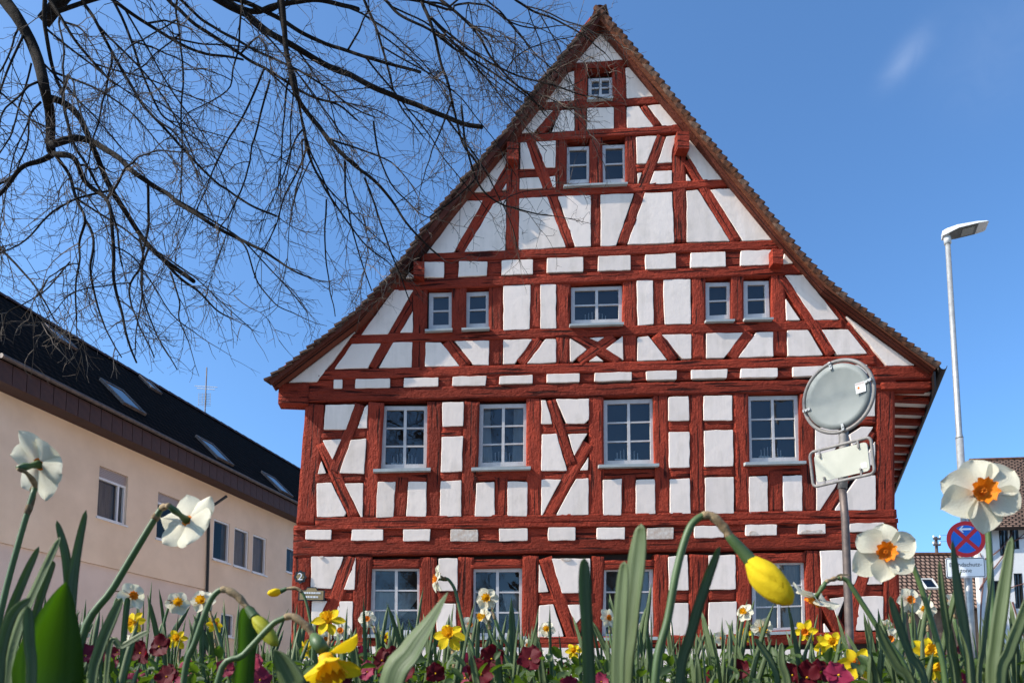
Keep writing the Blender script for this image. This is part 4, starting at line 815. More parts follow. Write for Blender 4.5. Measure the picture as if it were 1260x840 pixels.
# white house at the right edge
wd = Vector((1, -0.10, 0)).normalized()
WY = 27.0; WO = at(1214, 865, WY); WO.z = 0
WB = Plane(WO, wd, Vector((0, 0, 1)))
wh_ = thing('white_house', WO, 'white rendered house with brown tiled roof at the right edge', 'house')
tE_ = WB.st(1225, 648)[1]
rv_ = Vector((0.05, 2.9, 0)); tRw = at(1230, 566, WY + 4.6).z
WBK = Vector((.70, 1, 0))
def wpt(a, b, f): return WB.w(a, b, f) if f > -.3 else WB.w(a, b, 0) + WBK * (-f)
def wbx(mb, s0, s1, t0, t1, f0, f1): mb.add([wpt(a, b, f) for f in (f0, f1) for a, b in ((s0, t0), (s1, t0), (s1, t1), (s0, t1))], [(0, 1, 2, 3), (7, 6, 5, 4), (0, 4, 5, 1), (1, 5, 6, 2), (2, 6, 7, 3), (3, 7, 4, 0)])
wop = []
for qd in ([(1229.5,644),(1239,643),(1240,683),(1231,684)], [(1243,643),(1252,642),(1252,675),(1244,676)], [(1249,705),(1257,704),(1257,748),(1250,749)], [(1224,714),(1229.5,714),(1230,755),(1224.5,755)]):
    P = [WB.st(*p) for p in qd]; wop.append((min(P[0][0], P[3][0]), max(P[1][0], P[2][0]), P[2][1], P[0][1]))
xs = sorted({0.0, 10.0} | {o[0] for o in wop} | {o[1] for o in wop}); mb = MB()
for a, b in zip(xs[:-1], xs[1:]):
    mid = (a + b) / 2; t = -0.05
    for c, d in sorted([(o[2], o[3]) for o in wop if o[0] < mid < o[1]]):
        if c > t: wbx(mb, a, b, t, c, -.25, 0)
        t = max(t, d)
    if t < tE_ + .1: wbx(mb, a, b, t, tE_ + .1, -.25, 0)
mb.out('wall', M['wbwall'], wh_)
mb = MB(); wbx(mb, 0.0, .25, -.05, tE_, -9, -.251); wbx(mb, 9.75, 10, -.05, tE_, -9, -.251); wbx(mb, 0.25, 9.75, -.05, tE_, -9, -8.8); mb.out('other_walls', M['wbwall'], wh_)
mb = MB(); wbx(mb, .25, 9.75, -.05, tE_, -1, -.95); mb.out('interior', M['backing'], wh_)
for a, b, c, d in wop:
    mb = MB(); e = .035; wbx(mb, a, a + e, c, d, -.12, .012); wbx(mb, b - e, b, c, d, -.12, .012); wbx(mb, a + e, b - e, c, c + e, -.12, .01); wbx(mb, a + e, b - e, d - e, d, -.12, .01); wbx(mb, (a + b) / 2 - .012, (a + b) / 2 + .012, c + e, d - e, -.1, -.02)
    w_ = mb.out('window', M['black'], wh_)
    mb = MB(); mb.add([WB.w(p, q_, -.06) for p, q_ in ((a + e, c + e), (b - e, c + e), (b - e, d - e), (a + e, d - e))], [(0, 1, 2, 3)]); mb.out('pane', M['glass'], w_, face=WB.n)
def wroof(name, k0, z0, k1, z1, parent):
    v, uv = [], []
    for dz in (0, -.12):
        for a, k, z in ((-.3, k0, z0), (10.4, k0, z0), (10.4, k1, z1), (-.3, k1, z1)): v.append(WB.w(a, z + dz, 0) + WBK * k); uv.append((a, math.hypot(k - k0, z - z0) * 1.2))
    return mo(name, v, [(0, 1, 2, 3), (7, 6, 5, 4), (0, 4, 5, 1), (1, 5, 6, 2), (2, 6, 7, 3), (3, 7, 4, 0)], M['wroof'], parent, uv, smooth=False)
wr = wroof('roof', -.35, tE_ - .1, 4.6, tRw, wh_); wroof('rear_slope', 4.6, tRw, 9.4, tE_ - .1, wr)
mb = MB(); mb.tube([WB.w(-.32, tRw, 0) + WBK * 4.6, WB.w(10.4, tRw, 0) + WBK * 4.6], .09, 8); mb.out('ridge_tiles', M['tile2'], wr)
vn = thing('climbing_vine', WB.w(.5, 0, .03), 'bare red-brown vine climbing the white house wall', 'vine')
for pl_ in ([(1222,850),(1228,735),(1234,700),(1240,675),(1262,655)], [(1206,690),(1222,682),(1236,670),(1246,655)], [(1205,725),(1216,708),(1230,690),(1243,672)], [(1206,790),(1207,745),(1211,700),(1206,680)], [(1228,735),(1238,725),(1262,717)], [(1222,745),(1232,738),(1228,728)], [(1240,675),(1250,664),(1265,660)], [(1246,740),(1252,760),(1262,790)]):
    mb = MB(); pts = smoothpath([WB.w(*WB.st(*p, .04), .04) for p in pl_], 4); mb.tube(pts, [.034 * (1 - .6 * i / len(pts)) for i in range(len(pts))], 5); mb.out('vine_stem', M['vine'], vn)

# ================================================================== TRAFFIC MIRROR (seen from behind)
YM = 7.8; mc = at(1031, 488, YM)
E1 = Vector((51, -57, 0)).normalized(); E2 = Vector((-9, -8, 78.6)); E2 = (E2 - E1 * E2.dot(E1)).normalized(); E3 = E1.cross(E2).normalized()
if E3.y > 0: E3 = -E3                                            # E3 points to the camera side
pxm = 900 / YM; RM = 0.385
pole_b = at(1046, 865, YM + .1); pole_b.z = 0.0
tm = thing('traffic_mirror', pole_b, 'round convex traffic mirror seen from behind, above a rectangular one', 'traffic mirror')
pole_top = mc - E2 * 0.34 - E3 * 0.06
pth = [pole_b, at(1045, 775, YM + .08), at(1040, 640, YM + .07), at(1036.5, 600, YM + .07)]
mb = MB(); mb.tube(pth, [.045, .044, .042, .041], 12); mb.out('pole', M['rust'], tm, smooth=True)
mb = MB(); mb.tube([at(1036.5, 601, YM + .07), at(1035, 570, YM) - E3 * .075, mc - E2 * .36 - E3 * .05, mc - E2 * .30 - E3 * .05], .050, 12); mb.out('collar_tube', M['mgalv'], tm, smooth=True)
def ringpts(c, ra, rb, n=64): return [c + E1 * (ra * math.cos(2 * math.pi * k / n)) + E2 * (rb * math.sin(2 * math.pi * k / n)) for k in range(n)]
def closed_tube(pts, r, n=8):
    v, f = [], []; N = len(pts)
    for i, p in enumerate(pts):
        t = (pts[(i + 1) % N] - pts[i - 1]).normalized(); b = E3; a = t.cross(b).normalized()
        for k in range(n): q_ = 2 * math.pi * k / n; v.append(p + (a * math.cos(q_) + b * math.sin(q_)) * r)
    for i in range(N):
        for k in range(n): f.append((i * n + k, i * n + (k + 1) % n, ((i + 1) % N) * n + (k + 1) % n, ((i + 1) % N) * n + k))
    return v, f
mo('round_frame', *closed_tube(ringpts(mc, RM, RM), .021), M['mgalv'], tm)
# domed back: a shallow bowl
v = [mc - E3 * .005]; f = []; NR, NA = 6, 48
for r_ in range(1, NR + 1):
    rr = (RM - .035) * r_ / NR
    for k in range(NA): a_ = 2 * math.pi * k / NA; v.append(mc + E1 * rr * math.cos(a_) + E2 * rr * math.sin(a_) - E3 * (.005 - .0 + .0 * r_ + .035 * (1 - (r_ / NR) ** 2) - .035))
for k in range(NA): f.append((0, 1 + k, 1 + (k + 1) % NA))
for r_ in range(NR - 1):
    for k in range(NA): a_ = 1 + r_ * NA; f.append((a_ + k, a_ + NA + k, a_ + NA + (k + 1) % NA, a_ + (k + 1) % NA))
N0 = len(v)
for k in range(NA): a_ = 2 * math.pi * k / NA; v.append(mc + E1 * (RM - .035) * math.cos(a_) + E2 * (RM - .035) * math.sin(a_) - E3 * .03)
for k in range(NA): a_ = 1 + (NR - 1) * NA; f.append((a_ + k, N0 + k, N0 + (k + 1) % NA, a_ + (k + 1) % NA))
f.append(tuple(N0 + k for k in range(NA)))
mo('mirror_back', v, f, M['mback'], tm)
for a_ in (95, 188, 275, 10):
    c = mc + E1 * (RM - .04) * math.cos(R(a_)) + E2 * (RM - .04) * math.sin(R(a_)) + E3 * .036
    rd = (E1 * math.cos(R(a_)) + E2 * math.sin(R(a_))); tg = E3.cross(rd)
    mb = MB(); mb.box(c, (.035, .014, .006), (rd, tg, E3)); mb.box(c - E3 * .0 + rd * .036, (.008, .014, .02), (rd, tg, E3)); mb.tube([c + E3 * .006, c + E3 * .014], .008, 8); mb.out('clamp', M['galv'], tm)
c = mc + E1 * .262 + E2 * .015 + E3 * .038
st = MB(); st.box(c, (.052, .055, .001), (E1, E2, E3)); st = st.out('sticker', M['white'], tm)
mb = MB(); mb.box(c + E2 * .042 + E3 * .0015, (.05, .010, .0008), (E1, E2, E3)); mb.out('sticker_band', M['shutter'], st)
mb = MB(); mb.tube([c - E1 * .02 + E3 * .0005, c - E1 * .02 + E3 * .002], .014, 10); mb.out('sticker_mark', M['corona'], st)
rc = at(1035, 569, YM)
def rrect(c, hw, hh, r, n=6):
    pts = []
    for sx, sy, a0 in ((1, 1, 0), (-1, 1, 90), (-1, -1, 180), (1, -1, 270)):
        for k in range(n + 1): a_ = R(a0 + 90 * k / n); pts.append(c + E1 * (sx * (hw - r) + r * math.cos(a_)) + E2 * (sy * (hh - r) + r * math.sin(a_)))
    return pts
mo('rectangular_frame', *closed_tube(rrect(rc, .335, .195, .05), .017), M['mgalv'], tm)
pp = rrect(rc, .29, .155, .04); n = len(pp)
mo('rectangular_mirror_back', [p + E3 * .0 for p in pp] + [p - E3 * .02 for p in pp], [tuple(range(n)), tuple(range(2 * n - 1, n - 1, -1))] + [(i, n + i, n + (i + 1) % n, (i + 1) % n) for i in range(n)], M['mback2'], tm, smooth=False)
for a_, b_ in ((-.22, .15), (.2, .15), (-.2, -.15), (.2, -.15)):
    c = rc + E1 * a_ + E2 * b_ + E3 * .008; mb = MB(); mb.box(c, (.009, .04, .007), (E1, E2, E3)); mb.tube([c - E2 * .03 * (1 if b_ > 0 else -1) + E3 * .005, c - E2 * .03 * (1 if b_ > 0 else -1) + E3 * .014], .012, 8); mb.out('clamp', M['mgalv'], tm)
mb = MB(); mb.box(rc + E1 * .235 - E2 * .085 + E3 * .002, (.028, .028, .001), (E1, E2, E3)); mb.out('sticker', M['white'], tm)

# ================================================================== STREET LAMP
YL = 10.6; lbp = at(1200, 865, YL); lbp.z = 0; 
ltop = at(1166, 298, YL); lmid = at(1181.5, 540, YL)
lbp.x = ltop.x + .0; lmid = Vector((ltop.x, ltop.y, at(1181.5, 538, YL).z)); lbp.y = ltop.y
sl_ = thing('street_lamp', lbp, 'tall galvanised street lamp with flat tilted head against the sky', 'street lamp')
mb = MB(); mb.tube([lbp, lmid], .052, 14); mb.out('lower_pole', M['galv'], sl_, smooth=True)
mb = MB(); mb.tube([lmid - Vector((0, 0, .02)), lmid, lmid + Vector((0, 0, .05)), ltop], [.052, .052, .042, .036], 14); mb.out('upper_pole', M['galv'], sl_, smooth=True)
mb = MB(); mb.tube([ltop - Vector((0, 0, .03)), ltop + Vector((0, 0, .11))], [.05, .05], 14); mb.out('socket', M['lampgrey'], sl_, smooth=True)
hd = Vector((.93, -.36, .015)).normalized(); hs = hd.cross(Vector((0, 0, 1))).normalized(); hu = hs.cross(hd).normalized(); hp = ltop + Vector((0, 0, .13)) - hd * .07
def headring(d, w_, z0, z1): return [hp + hd * d + hs * (-w_) + hu * z0, hp + hd * d + hs * w_ + hu * z0, hp + hd * d + hs * (w_ * .8) + hu * z1, hp + hd * d + hs * (-w_ * .8) + hu * z1]
rings = [headring(0, .07, -.04, .035), headring(.06, .10, -.04, .05), headring(.20, .15, -.02, .05), headring(.46, .15, -.01, .036), headring(.58, .13, -.005, .022), headring(.60, .11, 0.0, .016)]
v = [p for r_ in rings for p in r_]; f = [(0, 1, 2, 3), tuple(len(v) - 4 + k for k in (3, 2, 1, 0))]
for i in range(len(rings) - 1):
    for k in range(4): f.append((4 * i + k, 4 * i + (k + 1) % 4, 4 * i + 4 + (k + 1) % 4, 4 * i + 4 + k))
head = mo('lamp_head', v, f, M['lampgrey'], sl_, smooth=False)
for i, p in enumerate(head.data.polygons): pass
def und(d0, d1, w0, w1, zo, name, m):
    def zz(d): return -.04 + (.02 if d >= .20 else .02 * max(0, (d - .06)) / .14) + (.01 * (d - .20) / .26 if d > .20 else 0)
    pts = [hp + hd * d + hs * s_ + hu * (zz(d) - zo - z_) for z_ in (0, .006) for d, s_ in ((d0, -w0), (d0, w0), (d1, w1), (d1, -w1))]
    return mo(name, pts, [(0, 1, 2, 3), (7, 6, 5, 4), (0, 4, 5, 1), (1, 5, 6, 2), (2, 6, 7, 3), (3, 7, 4, 0)], M[m], head, smooth=False)
und(.09, .20, .09, .138, .001, 'underside_plate', 'lampdark'); und(.20, .46, .138, .138, .001, 'underside_plate', 'lampdark'); und(.26, .42, .095, .095, .009, 'light_cover', 'lampglass')

# ================================================================== TRAFFIC SIGN
YS = 8.4; sc0 = at(1188.5, 663, YS); spx = 900 / YS
sb = Vector((at(1195, 720, YS).x, YS + .06, 0))
ts = thing('no_stopping_sign', sb, 'red and blue no stopping sign with white plate below, behind daffodils', 'road sign')
SX = Vector((1, -.12, 0)).normalized(); SY = Vector((0, 0, 1)); SN = SX.cross(SY).normalized()
if SN.y > 0: SN = -SN
def sM(c, off): p = c + SN * off; return Matrix(((SX.x, SY.x, SN.x, p.x), (SX.y, SY.y, SN.y, p.y), (SX.z, SY.z, SN.z, p.z), (0, 0, 0, 1)))
mb = MB(); mb.tube([sb, sb + Vector((0, 0, sc0.z + .32))], .03, 12); mb.out('pole', M['galv'], ts, smooth=True)
rs = .213; circ = lambda r_, n=56: [(r_ * math.cos(2 * math.pi * k / n), r_ * math.sin(2 * math.pi * k / n)) for k in range(n)]
disc = plate('red_disc', circ(rs), .004, M['sred'], sM(sc0, 0), ts)
ri = rs * .775; hb = rs * .105
for k in range(4):
    a0 = math.pi / 4 + k * math.pi / 2; dlt = math.asin(hb / ri)
    arc = [(ri * math.cos(a0 + dlt + (math.pi / 2 - 2 * dlt) * i / 14), ri * math.sin(a0 + dlt + (math.pi / 2 - 2 * dlt) * i / 14)) for i in range(15)]
    am = a0 + math.pi / 4; arc.append((hb * math.sqrt(2) * math.cos(am), hb * math.sqrt(2) * math.sin(am)))
    plate('blue_field', arc, .0015, M['sblue'], sM(sc0, .0045), disc)
arw = [(-.075, 0), (-.035, .04), (-.02, .04), (-.045, .011), (.06, .011), (.06, -.011), (-.045, -.011), (-.02, -.04), (-.035, -.04)]
plate('white_arrow', [(x, y + .118) for x, y in arw], .001, M['swhite'], sM(sc0, .0066), disc)
pc = at(1188, 698, YS)
hw, hh_ = .215, .118
def rr2(hw, hh, r, n=5): return [(sx * (hw - r) + r * math.cos(R(a0 + 90 * k / n)), sy * (hh - r) + r * math.sin(R(a0 + 90 * k / n))) for sx, sy, a0 in ((1, 1, 0), (-1, 1, 90), (-1, -1, 180), (1, -1, 270)) for k in range(n + 1)]
sp_ = plate('text_plate', rr2(hw, hh_, .02), .003, M['swhite'], sM(pc, 0), ts)
bo, bi = rr2(hw - .006, hh_ - .006, .017), rr2(hw - .014, hh_ - .014, .012); nb = len(bo); Mx = sM(pc, .0035)
mo('plate_border', [Mx @ Vector((x, y, 0)) for x, y in bo] + [Mx @ Vector((x, y, 0)) for x, y in bi], [(i, (i + 1) % nb, nb + (i + 1) % nb, nb + i) for i in range(nb)], M['sblack'], sp_, smooth=False)
text_obj('plate_text', 'Brandschutz-\nzone', .068, sM(pc, .0045) @ Matrix.Translation((0, .0, 0)), M['sblack'], sp_, .0004)
# ================================================================== BARE TREE (limbs hang into the picture from the upper left)
TB = Vector((-6.6, 6.4, 0)); CROWN = Vector((-5.4, 6.6, 7.6))
tree = thing('bare_tree', TB, 'leafless tree whose dark drooping branches hang in from the upper left', 'tree')
mb = MB(); tp = smoothpath([TB - Vector((0, 0, .2)), TB + Vector((.05, .05, 1.5)), TB + Vector((.2, .1, 3.5)), TB + Vector((.5, .1, 5.4)), CROWN, CROWN + Vector((.6, .3, 1.6))], 5)
mb.tube(tp, [.34 - .22 * (i / len(tp)) ** .8 for i in range(len(tp))], 14); mb.out('trunk', M['bark'], tree, smooth=True)
TC = {'M': (0, 0, 3.316), 'N': (0, 200, 3.316), 'O': (340, 0, 3.316), 'P': (300, 180, 3.316)}
def tpx(p):
    k, x, y = p; a, b, s = TC[k]; return (a + x / s, b + y / s)
LIMBS = [  # (points, depth start, depth end, r0 px, r1 px, connect to crown)
 ([('M',20,0),('M',75,80),('M',140,210),('M',180,350),('M',205,480),('M',215,625)], 6.6, 6.4, 9.5, 6.5, 1),
 ([('M',213,600),('M',240,580),('M',320,570),('M',400,590),('M',480,640),('M',560,710),('M',650,770),('M',750,835),('N',850,240),('N',960,300),('N',1060,350),('N',1130,400),('N',1200,445),('N',1262,470)], 6.4, 6.0, 5.5, 1.0, 0),
 ([('M',215,640),('M',150,660),('M',80,690),('M',0,785),('M',-60,840)], 6.4, 6.2, 4.0, 2.0, 0),
 ([('M',222,625),('M',300,650),('M',345,730),('M',420,800),('N',440,160),('N',460,250),('N',465,480),('N',490,600),('N',520,700),('N',560,820)], 6.4, 5.9, 4.2, 1.3, 0),
 ([('M',180,400),('M',240,410),('M',300,450),('M',350,520),('M',380,590),('M',430,730),('M',470,800),('N',510,210),('N',570,300),('N',640,370),('N',720,430),('N',790,480)], 6.5, 6.9, 5.0, 3.2, 0),
 ([('N',660,395),('N',740,470),('N',810,525),('N',880,600),('N',955,640)], 6.8, 6.9, 2.4, 0.9, 0),
 ([('M',228,630),('M',290,720),('M',320,830),('N',345,230),('N',325,330),('N',315,450),('N',310,650)], 6.4, 6.1, 2.8, 1.0, 0),
 ([('N',340,230),('N',380,300),('N',375,430),('N',400,560),('N',430,680),('N',500,790)], 6.2, 6.0, 2.2, 0.9, 0),
 ([('O',0,20),('O',150,5),('O',250,15),('O',335,40)], 7.2, 7.4, 3.6, 2.8, 1),
 ([('M',890,0),('M',1000,60),('M',1120,150),('O',70,190),('O',200,260),('O',370,340),('O',500,400),('O',620,445),('O',740,495),('O',840,522)], 7.2, 7.8, 4.8, 3.0, 1),
 ([('M',990,10),('O',20,80),('O',120,140),('O',230,190),('O',400,245),('O',590,295)], 7.3, 7.7, 3.2, 2.0, 1),
 ([('O',20,0),('O',40,200),('O',80,370),('O',150,490),('O',230,590),('O',330,680),('P',440,70),('P',530,140),('P',600,220),('P',660,310),('P',740,395),('P',800,450)], 7.0, 7.6, 4.2, 1.1, 1),
 ([('O',360,0),('O',410,130),('O',450,270),('O',480,380),('O',540,480),('O',600,560)], 7.4, 7.9, 2.2, 0.9, 1),
 ([('O',590,0),('O',630,100),('O',660,220),('O',700,350),('O',740,500),('O',770,600),('O',820,720),('P',760,290)], 7.6, 8.1, 2.8, 1.0, 1),
 ([('O',670,0),('O',760,70),('O',830,150),('O',890,250),('O',960,330),('O',1040,400),('O',1100,470)], 7.8, 8.3, 2.2, 0.9, 1),
 ([('O',440,0),('O',500,60),('O',600,110),('O',700,180),('O',800,240),('O',900,310),('O',1000,380),('O',1090,440)], 7.6, 8.2, 2.2, 0.9, 1),
 ([('O',980,0),('O',1060,50),('O',1150,90),('O',1260,150),('O',1340,210)], 8.2, 8.6, 1.6, 0.8, 1),
 ([('O',740,20),('O',850,20),('O',950,90),('O',1060,120),('O',1150,110)], 8.0, 8.4, 1.4, 0.7, 1),
 ([('O',630,70),('O',720,150),('O',850,240),('O',960,300),('O',1100,340),('O',1260,390),('O',1330,400)], 7.8, 8.6, 1.8, 0.8, 0),
 ([('M',480,10),('M',600,100),('M',740,180),('M',860,220),('M',990,240)], 7.0, 7.3, 2.8, 1.5, 1),
 ([('M',690,0),('M',800,100),('M',950,200),('M',1080,280),('M',1260,390),('O',250,430),('O',330,490)], 7.0, 7.6, 2.8, 1.2, 1),
 ([('M',740,0),('M',850,100),('M',1000,180),('M',1160,260),('O',180,340),('O',300,430),('O',400,475)], 7.2, 7.7, 2.2, 0.9, 1),
 ([('M',460,0),('M',540,170),('M',590,320),('M',650,450),('M',700,500),('M',740,530),('M',850,590)], 6.8, 7.0, 2.2, 0.8, 1),
 ([('M',340,0),('M',400,110),('M',470,240),('M',560,390),('M',680,530),('M',760,620),('M',880,740),('N',930,110),('N',1040,180),('N',1130,220)], 6.7, 7.0, 2.6, 1.4, 1),
 ([('M',200,0),('M',260,90),('M',330,200),('M',400,280),('M',465,345)], 6.7, 6.8, 2.6, 1.6, 1),
 ([('M',180,0),('M',190,150),('M',220,300),('M',260,400),('M',300,580),('M',350,670),('M',420,790),('N',470,260),('N',500,420)], 6.6, 6.3, 3.2, 1.2, 1),
 ([('M',720,30),('M',735,170),('M',745,350),('M',740,600),('M',740,839)], 7.2, 7.0, 1.6, 0.9, 1),
 ([('M',1140,0),('M',1170,200),('M',1210,360),('M',1250,560),('O',150,640),('O',240,839)], 7.3, 7.4, 3.0, 1.0, 1),
 ([('M',985,30),('M',960,250),('M',920,370),('M',770,460)], 7.2, 7.1, 1.5, 0.7, 1),
 ([('M',1080,280),('M',1000,450),('M',920,590),('M',860,720),('N',800,190)], 7.1, 7.0, 1.6, 0.8, 0),
 ([('M',1100,330),('M',1040,560),('M',1000,720),('N',960,180),('N',900,270)], 7.2, 7.0, 1.6, 0.8, 0),
 ([('N',-60,270),('N',0,345),('N',100,460),('N',180,560),('N',225,645)], 6.0, 6.1, 2.2, 0.9, 0),
 ([('N',600,90),('N',600,250),('N',575,400),('N',590,550),('N',640,700),('N',720,839)], 6.5, 6.5, 2.0, 0.8, 0),
 ([('N',570,310),('N',580,400),('N',530,520),('N',560,650),('N',630,790)], 6.6, 6.5, 1.8, 0.9, 0),
 ([('N',690,440),('N',730,560),('N',735,640),('N',770,730)], 6.8, 6.7, 1.4, 0.8, 0),
 ([('P',410,60),('P',420,200),('P',440,330),('P',480,480),('P',520,590)], 7.2, 7.5, 1.5, 0.8, 0),
 ([('P',490,130),('P',540,250),('P',590,400),('P',640,520),('P',680,640)], 7.3, 7.6, 1.6, 0.8, 0),
 ([('P',240,-100),('P',260,0),('P',290,100),('P',350,200),('P',420,300),('P',500,400),('P',590,470)], 7.2, 7.5, 2.4, 0.8, 0),
 ([('P',340,220),('P',330,420),('P',350,560),('P',370,690)], 7.3, 7.3, 1.3, 0.7, 0),
 ([('P',530,-100),('P',540,0),('P',600,150),('P',700,260),('P',780,290)], 7.5, 7.7, 1.6, 0.7, 0),
 ([('P',890,-160),('P',910,0),('P',960,150),('P',1040,230),('P',1150,260),('P',1260,280)], 8.0, 8.5, 1.8, 0.8, 0),
 ([('P',-30,370),('P',10,420),('P',60,560),('P',130,640),('P',210,680)], 6.1, 6.0, 1.4, 0.7, 0),
 ([('M',70,115),('M',30,220),('M',0,290),('M',-30,340)], 6.6, 6.4, 1.4, 0.9, 0), ([('M',125,260),('M',80,430),('M',40,560),('M',0,640)], 6.5, 6.3, 1.4, 0.8, 0),
 ([('M',-20,350),('M',60,430),('M',130,500),('M',180,540)], 6.2, 6.3, 1.4, 0.8, 0), ([('M',165,420),('M',120,480),('M',110,590),('M',70,690)], 6.5, 6.3, 1.8, 0.9, 0),
 ([('O',560,0),('O',700,30),('O',860,160),('O',900,280),('O',1010,370)], 8.0, 8.3, 1.5, 0.7, 1), ([('O',860,0),('O',930,60),('O',1010,170),('O',1090,250),('O',1150,300)], 8.3, 8.6, 1.3, 0.7, 1),
 ([('N',280,410),('N',200,510),('N',100,580),('N',40,610),('N',10,670)], 6.1, 6.0, 1.0, 0.6, 0), ([('N',450,330),('N',560,400),('N',700,620),('N',800,700)], 6.3, 6.5, 1.2, 0.7, 0),
]
tw = MB(); TWN = [0]
def okp(p, lim=470):
    d = p - CAMP; z = d.dot(FW); x, y = CX + d.x * FPX / z, CY - d.dot(UP) * FPX / z
    return y < (lim if x < 300 else lim - 110 * min(1, (x - 300) / 250)) and x < 800 - .2 * max(0, y)
def twig(p, d, L, r, depth):
    if not okp(p + d.normalized() * L): return
    n = max(3, int(L / 0.09)); pts = [p]; dd = d.normalized(); zig = rng.uniform(-1, 1)
    for i in range(n):
        w_ = Vector((rng.gauss(0, 1), rng.gauss(0, 1), rng.gauss(0, 1))) * 0.15
        dd = (dd + w_ + Vector((0, 0, -0.05))).normalized(); pts.append(pts[-1] + dd * (L / n))
    tw.tube(pts, [r * (1 - .55 * i / n) for i in range(n + 1)], 3, False); TWN[0] += 1
    if depth > 0:
        for i in range(1, n + 1):
            if rng.random() < 0.62:
                t = (pts[i] - pts[i - 1]).normalized(); ax = t.orthogonal(); ax.rotate(Matrix.Rotation(rng.uniform(0, 6.28), 3, t))
                nd = t * .75 + ax * rng.uniform(.5, 1.0); twig(pts[i], nd, L * rng.uniform(.25, .55), r * .72, depth - 1)
    else:
        e = pts[-1]; b = dd * 0.012; tw.tube([e, e + b * .5, e + b * 1.3], [r * .5, r * 1.1, r * .2], 3, False)      # bud
for pts, y0, y1, r0, r1, conn in LIMBS:
    P = [tpx(p) for p in pts]; n = len(P); W = [at(x, y, y0 + (y1 - y0) * i / (n - 1) + 0.12 * math.sin(i * 2.3 + x)) for i, (x, y) in enumerate(P)]
    RR = [.88 * (r0 + (r1 - r0) * i / (n - 1)) * w_.y / 900 for i, w_ in enumerate(W)]
    if conn:                                                # grow from the crown, out of the picture, down to where it enters
        d0 = (W[0] - W[1]).normalized(); m1 = W[0] + d0 * .5; hub = CROWN + Vector((rng.uniform(-.1, .8), rng.uniform(-.2, .4), rng.uniform(-.6, 1.4)))
        m2 = (m1 + hub) / 2 + Vector((0, 0, .45)); W = [hub, m2, m1] + W; RR = [RR[0] * 1.9, RR[0] * 1.5, RR[0] * 1.15] + RR
    sp = smoothpath(W, 5); m = len(sp); rad = []
    for i in range(m):
        t = i / (m - 1) * (len(RR) - 1); k = min(int(t), len(RR) - 2); rad.append(max(.004, RR[k] + (RR[k + 1] - RR[k]) * (t - k)))
    sp = [p + Vector((noise.noise(p * 3), noise.noise(p * 3 + Vector((7, 0, 0))), noise.noise(p * 3 + Vector((0, 9, 0))))) * .022 for p in sp]
    mb = MB(); mb.tube(sp, rad, 8); mb.out('limb', M['bark'], tree, smooth=True)
    i0 = 15 if conn else 4
    for _ in range(3 if m > 25 else 1):
        i = rng.randint(i0, max(i0, m - 6)); t = (sp[i + 1] - sp[i]).normalized(); ax = t.orthogonal(); ax.rotate(Matrix.Rotation(rng.uniform(0, 6.28), 3, t))
        d = (t * .8 + ax * .6).normalized(); pts2 = [sp[i]]; L2 = rng.uniform(1.0, 2.2)
        for k in range(10): d = (d + Vector((rng.gauss(0, .09), rng.gauss(0, .09), rng.gauss(-.06, .08)))).normalized(); pts2.append(pts2[-1] + d * L2 / 10)
        if not all(okp(q_, 440) for q_ in pts2): continue
        pts2 = smoothpath(pts2, 2); rb = min(rad[i] * .7, .011); mb = MB(); mb.tube(pts2, [rb * (1 - .65 * k / len(pts2)) for k in range(len(pts2))], 6); mb.out('limb', M['bark'], tree, smooth=True)
        for k in range(3, len(pts2)):
            if rng.random() < .6: twig(pts2[k], (pts2[k] - pts2[k - 1]).normalized() * .8 + ax * rng.uniform(-.9, .9) + Vector((0, 0, rng.uniform(-.4, .3))), rng.uniform(.2, .6), rng.uniform(.0034, .005), 2)
    for i in range(i0, m):
        seg = (sp[i] - sp[i - 1]).length; t = (sp[i] - sp[i - 1]).normalized()
        lam = seg * (2.1 if rad[i] < .022 else 1.3) * (1.25 if i > m * .6 else 1)
        k = int(lam) + (rng.random() < lam % 1)
        for _ in range(k):
            ax = t.orthogonal(); ax.rotate(Matrix.Rotation(rng.uniform(0, 6.28), 3, t)); d = t * rng.uniform(.5, .95) + ax * rng.uniform(.45, .9)
            twig(sp[i], d, rng.uniform(.25, .85), rng.uniform(.0036, .0056), 2)
    if r1 < 1.5: twig(sp[-1], sp[-1] - sp[-2], rng.uniform(.3, .6), .0055, 2)
tag(tw.out('twigs', M['twig'], tree), kind='stuff')

for (tx, ty, ta, tl) in ((5.5, -9.5, 200, 'third'), (-6.0, -10.0, 150, 'first'), (0.5, -12.5, 95, 'second'), (12.5, -13.0, 250, 'fourth')):
    rt = bpy.data.objects.new('bare_tree', None); reg(rt, None, Matrix.Translation((tx, ty, 0)) @ Matrix.Rotation(R(ta), 4, 'Z'))
    tag(rt, 'leafless tree behind the viewpoint, seen only reflected around the %s ground floor window' % tl, 'tree', 'trees reflected in the windows')
    for ch in list(tree.children):
        c2_ = ch.copy(); reg(c2_, rt, WM[rt.name] @ WM[tree.name].inverted() @ WM[ch.name])
